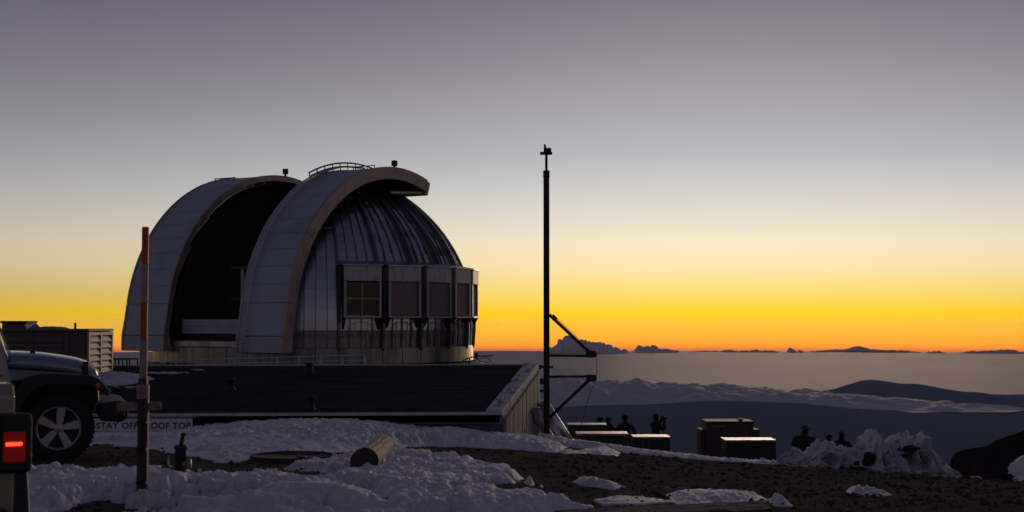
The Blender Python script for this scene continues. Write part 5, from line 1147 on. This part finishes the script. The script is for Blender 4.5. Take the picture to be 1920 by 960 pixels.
    if kind == 'cap': hb.add([hc + Vector(q) * s_ for q in ((-.09, .08, .03), (.09, .08, .03), (.085, .20, .015), (-.085, .20, .015), (-.09, .08, .045), (.09, .08, .045), (.085, .20, .03), (-.085, .20, .03))], [(3, 2, 1, 0), (4, 5, 6, 7), (0, 1, 5, 4), (1, 2, 6, 5), (2, 3, 7, 6), (3, 0, 4, 7)])
    if kind == 'beanie': hb.lathe([(.108 * s_, .02 * s_), (.118 * s_, .03 * s_), (.118 * s_, .075 * s_), (.108 * s_, .085 * s_)], hc, 'z', 20)
    hb.build('hat' if hat else 'hair', M['cap'] if hat == 'cap' else M['hair'], root)
    # jacket hem and hood roll
    hem = MB().lathe([(.19 * b * s_, .80 * s_), (.205 * b * s_, .84 * s_), (.20 * b * s_, .95 * s_), (.185 * b * s_, 1.0 * s_)], (0, 0, 0), 'z', 20); hem.v = [(x, y * .8, z) for x, y, z in hem.v]
    if not seated: hem.build('jacket_hem', M[coat], root)
    MB().lathe([(.07 * s_, 1.44 * s_), (.125 * s_, 1.45 * s_), (.13 * s_, 1.49 * s_), (.10 * s_, 1.53 * s_), (.08 * s_, 1.52 * s_)], (0, lean * s_, 0), 'z', 18).build('collar', M[coat], root)
    # hands with five fingers
    for q, sg_ in (('l', -1), ('r', 1)):
        h0 = Vector(P['hn' + q]); w0 = Vector(P['wr' + q]); dr_ = (h0 - w0).normalized(); sd_ = dr_.cross(Vector((0, 1, .01))).normalized(); fm = MB(); nrm_ = sd_.cross(dr_)
        for k in range(4):
            c = h0 + sd_ * ((k - 1.5) * .02 * s_); ln = (.075, .085, .08, .062)[k] * s_; fm.tube([c, c + dr_ * ln * .55, c + dr_ * ln * .85 + nrm_ * ln * .35], [.010 * s_, .009 * s_, .007 * s_], 6)
        c = h0 - dr_ * .02 * s_ - sd_ * (sg_ * .04 * s_); fm.tube([c, c - sd_ * (sg_ * .025 * s_) + dr_ * .03 * s_, c - sd_ * (sg_ * .02 * s_) + dr_ * .06 * s_], [.012 * s_, .011 * s_, .008 * s_], 6)
        o_ = fm.build('fingers', M['skin'], root); o_['kind'] = 'stuff'
    if pose == 'camera':
        ph_ = tag(MB().box(-.085 * s_, .085 * s_, -.03, .05, -.05 * s_, .05 * s_).lathe([(.001, .13), (.035, .13), (.038, .05)], (0, 0, 0), 'y', 14).build('held_camera', M['plastic']), 'small dark camera held up to the face of the standing watcher', 'camera')
        cc = Matrix.Rotation(face, 3, 'Z') @ Vector((0, (lean + .33) * s_, 1.62 * s_)); ph_.location = Vector(root.location) + cc; ph_.rotation_euler = (0, 0, face)
    return root
person(1126, 784, 46, 1.66, 'person in dark coat at the back crate, shorter of a close pair', 'coat_black', R_(30), 'stand', 'beanie')
person(1142, 782.5, 47, 1.74, 'person in brown coat with a cap beside the back crate', 'coat_brown', R_(60), 'stand', 'cap', bulk=1.12)
person(1172, 779.5, 48, 1.74, 'lone person with hands in pockets between the two crates with sky-toned lids', 'coat_navy', R_(10), 'pockets', 'beanie', bulk=1.1)
person(1229, 777, 48, 1.74, 'person raising a camera above the strapped crate', 'coat_black', R_(-62), 'camera', None, bulk=1.02)
person(1203, 813, 50, 1.5, 'person whose head just shows beside the strapped crate', 'coat_black', R_(20), 'stand', 'beanie', seated=True)
person(1508, 799, 38, 1.80, 'broad person in puffy green coat and cap behind the snow heap', 'coat_green', R_(-50), 'crossed', 'cap', bulk=1.42, hood=True)
person(1528, 820.5, 41, 1.45, 'small person tucked close against the broad one in green', 'coat_black', R_(20), 'stand', 'beanie')
person(1555, 816.5, 42, 1.55, 'hooded person behind the snow heap, the slighter one of a pair', 'coat_black', R_(15), 'stand', 'beanie', hood=True)
person(1577, 810.5, 41, 1.66, 'person in navy coat and hat behind the snow heap, taller of a pair', 'coat_navy', R_(-30), 'pockets', 'cap', bulk=1.15, hood=True)

# ------------------------------------------------------------------ the air over the low country
hz = MB().box(-22900, 22900, -22900, 22950, -1260, 8).build('haze', None); tag(hz, 'thin evening haze over the low country', 'haze', kind='stuff')
hm = bpy.data.materials.new('evening_haze'); hm.use_nodes = True; t = hm.node_tree
for n in list(t.nodes):
    if n.type == 'BSDF_PRINCIPLED': t.nodes.remove(n)
pv = t.nodes.new('ShaderNodeVolumePrincipled'); pv.inputs['Color'].default_value = (.44, .63, 1, 1); pv.inputs['Density'].default_value = HAZE; pv.inputs['Anisotropy'].default_value = 0
t.links.new(pv.outputs[0], t.nodes['Material Output'].inputs['Volume']); hz.data.materials.append(hm)
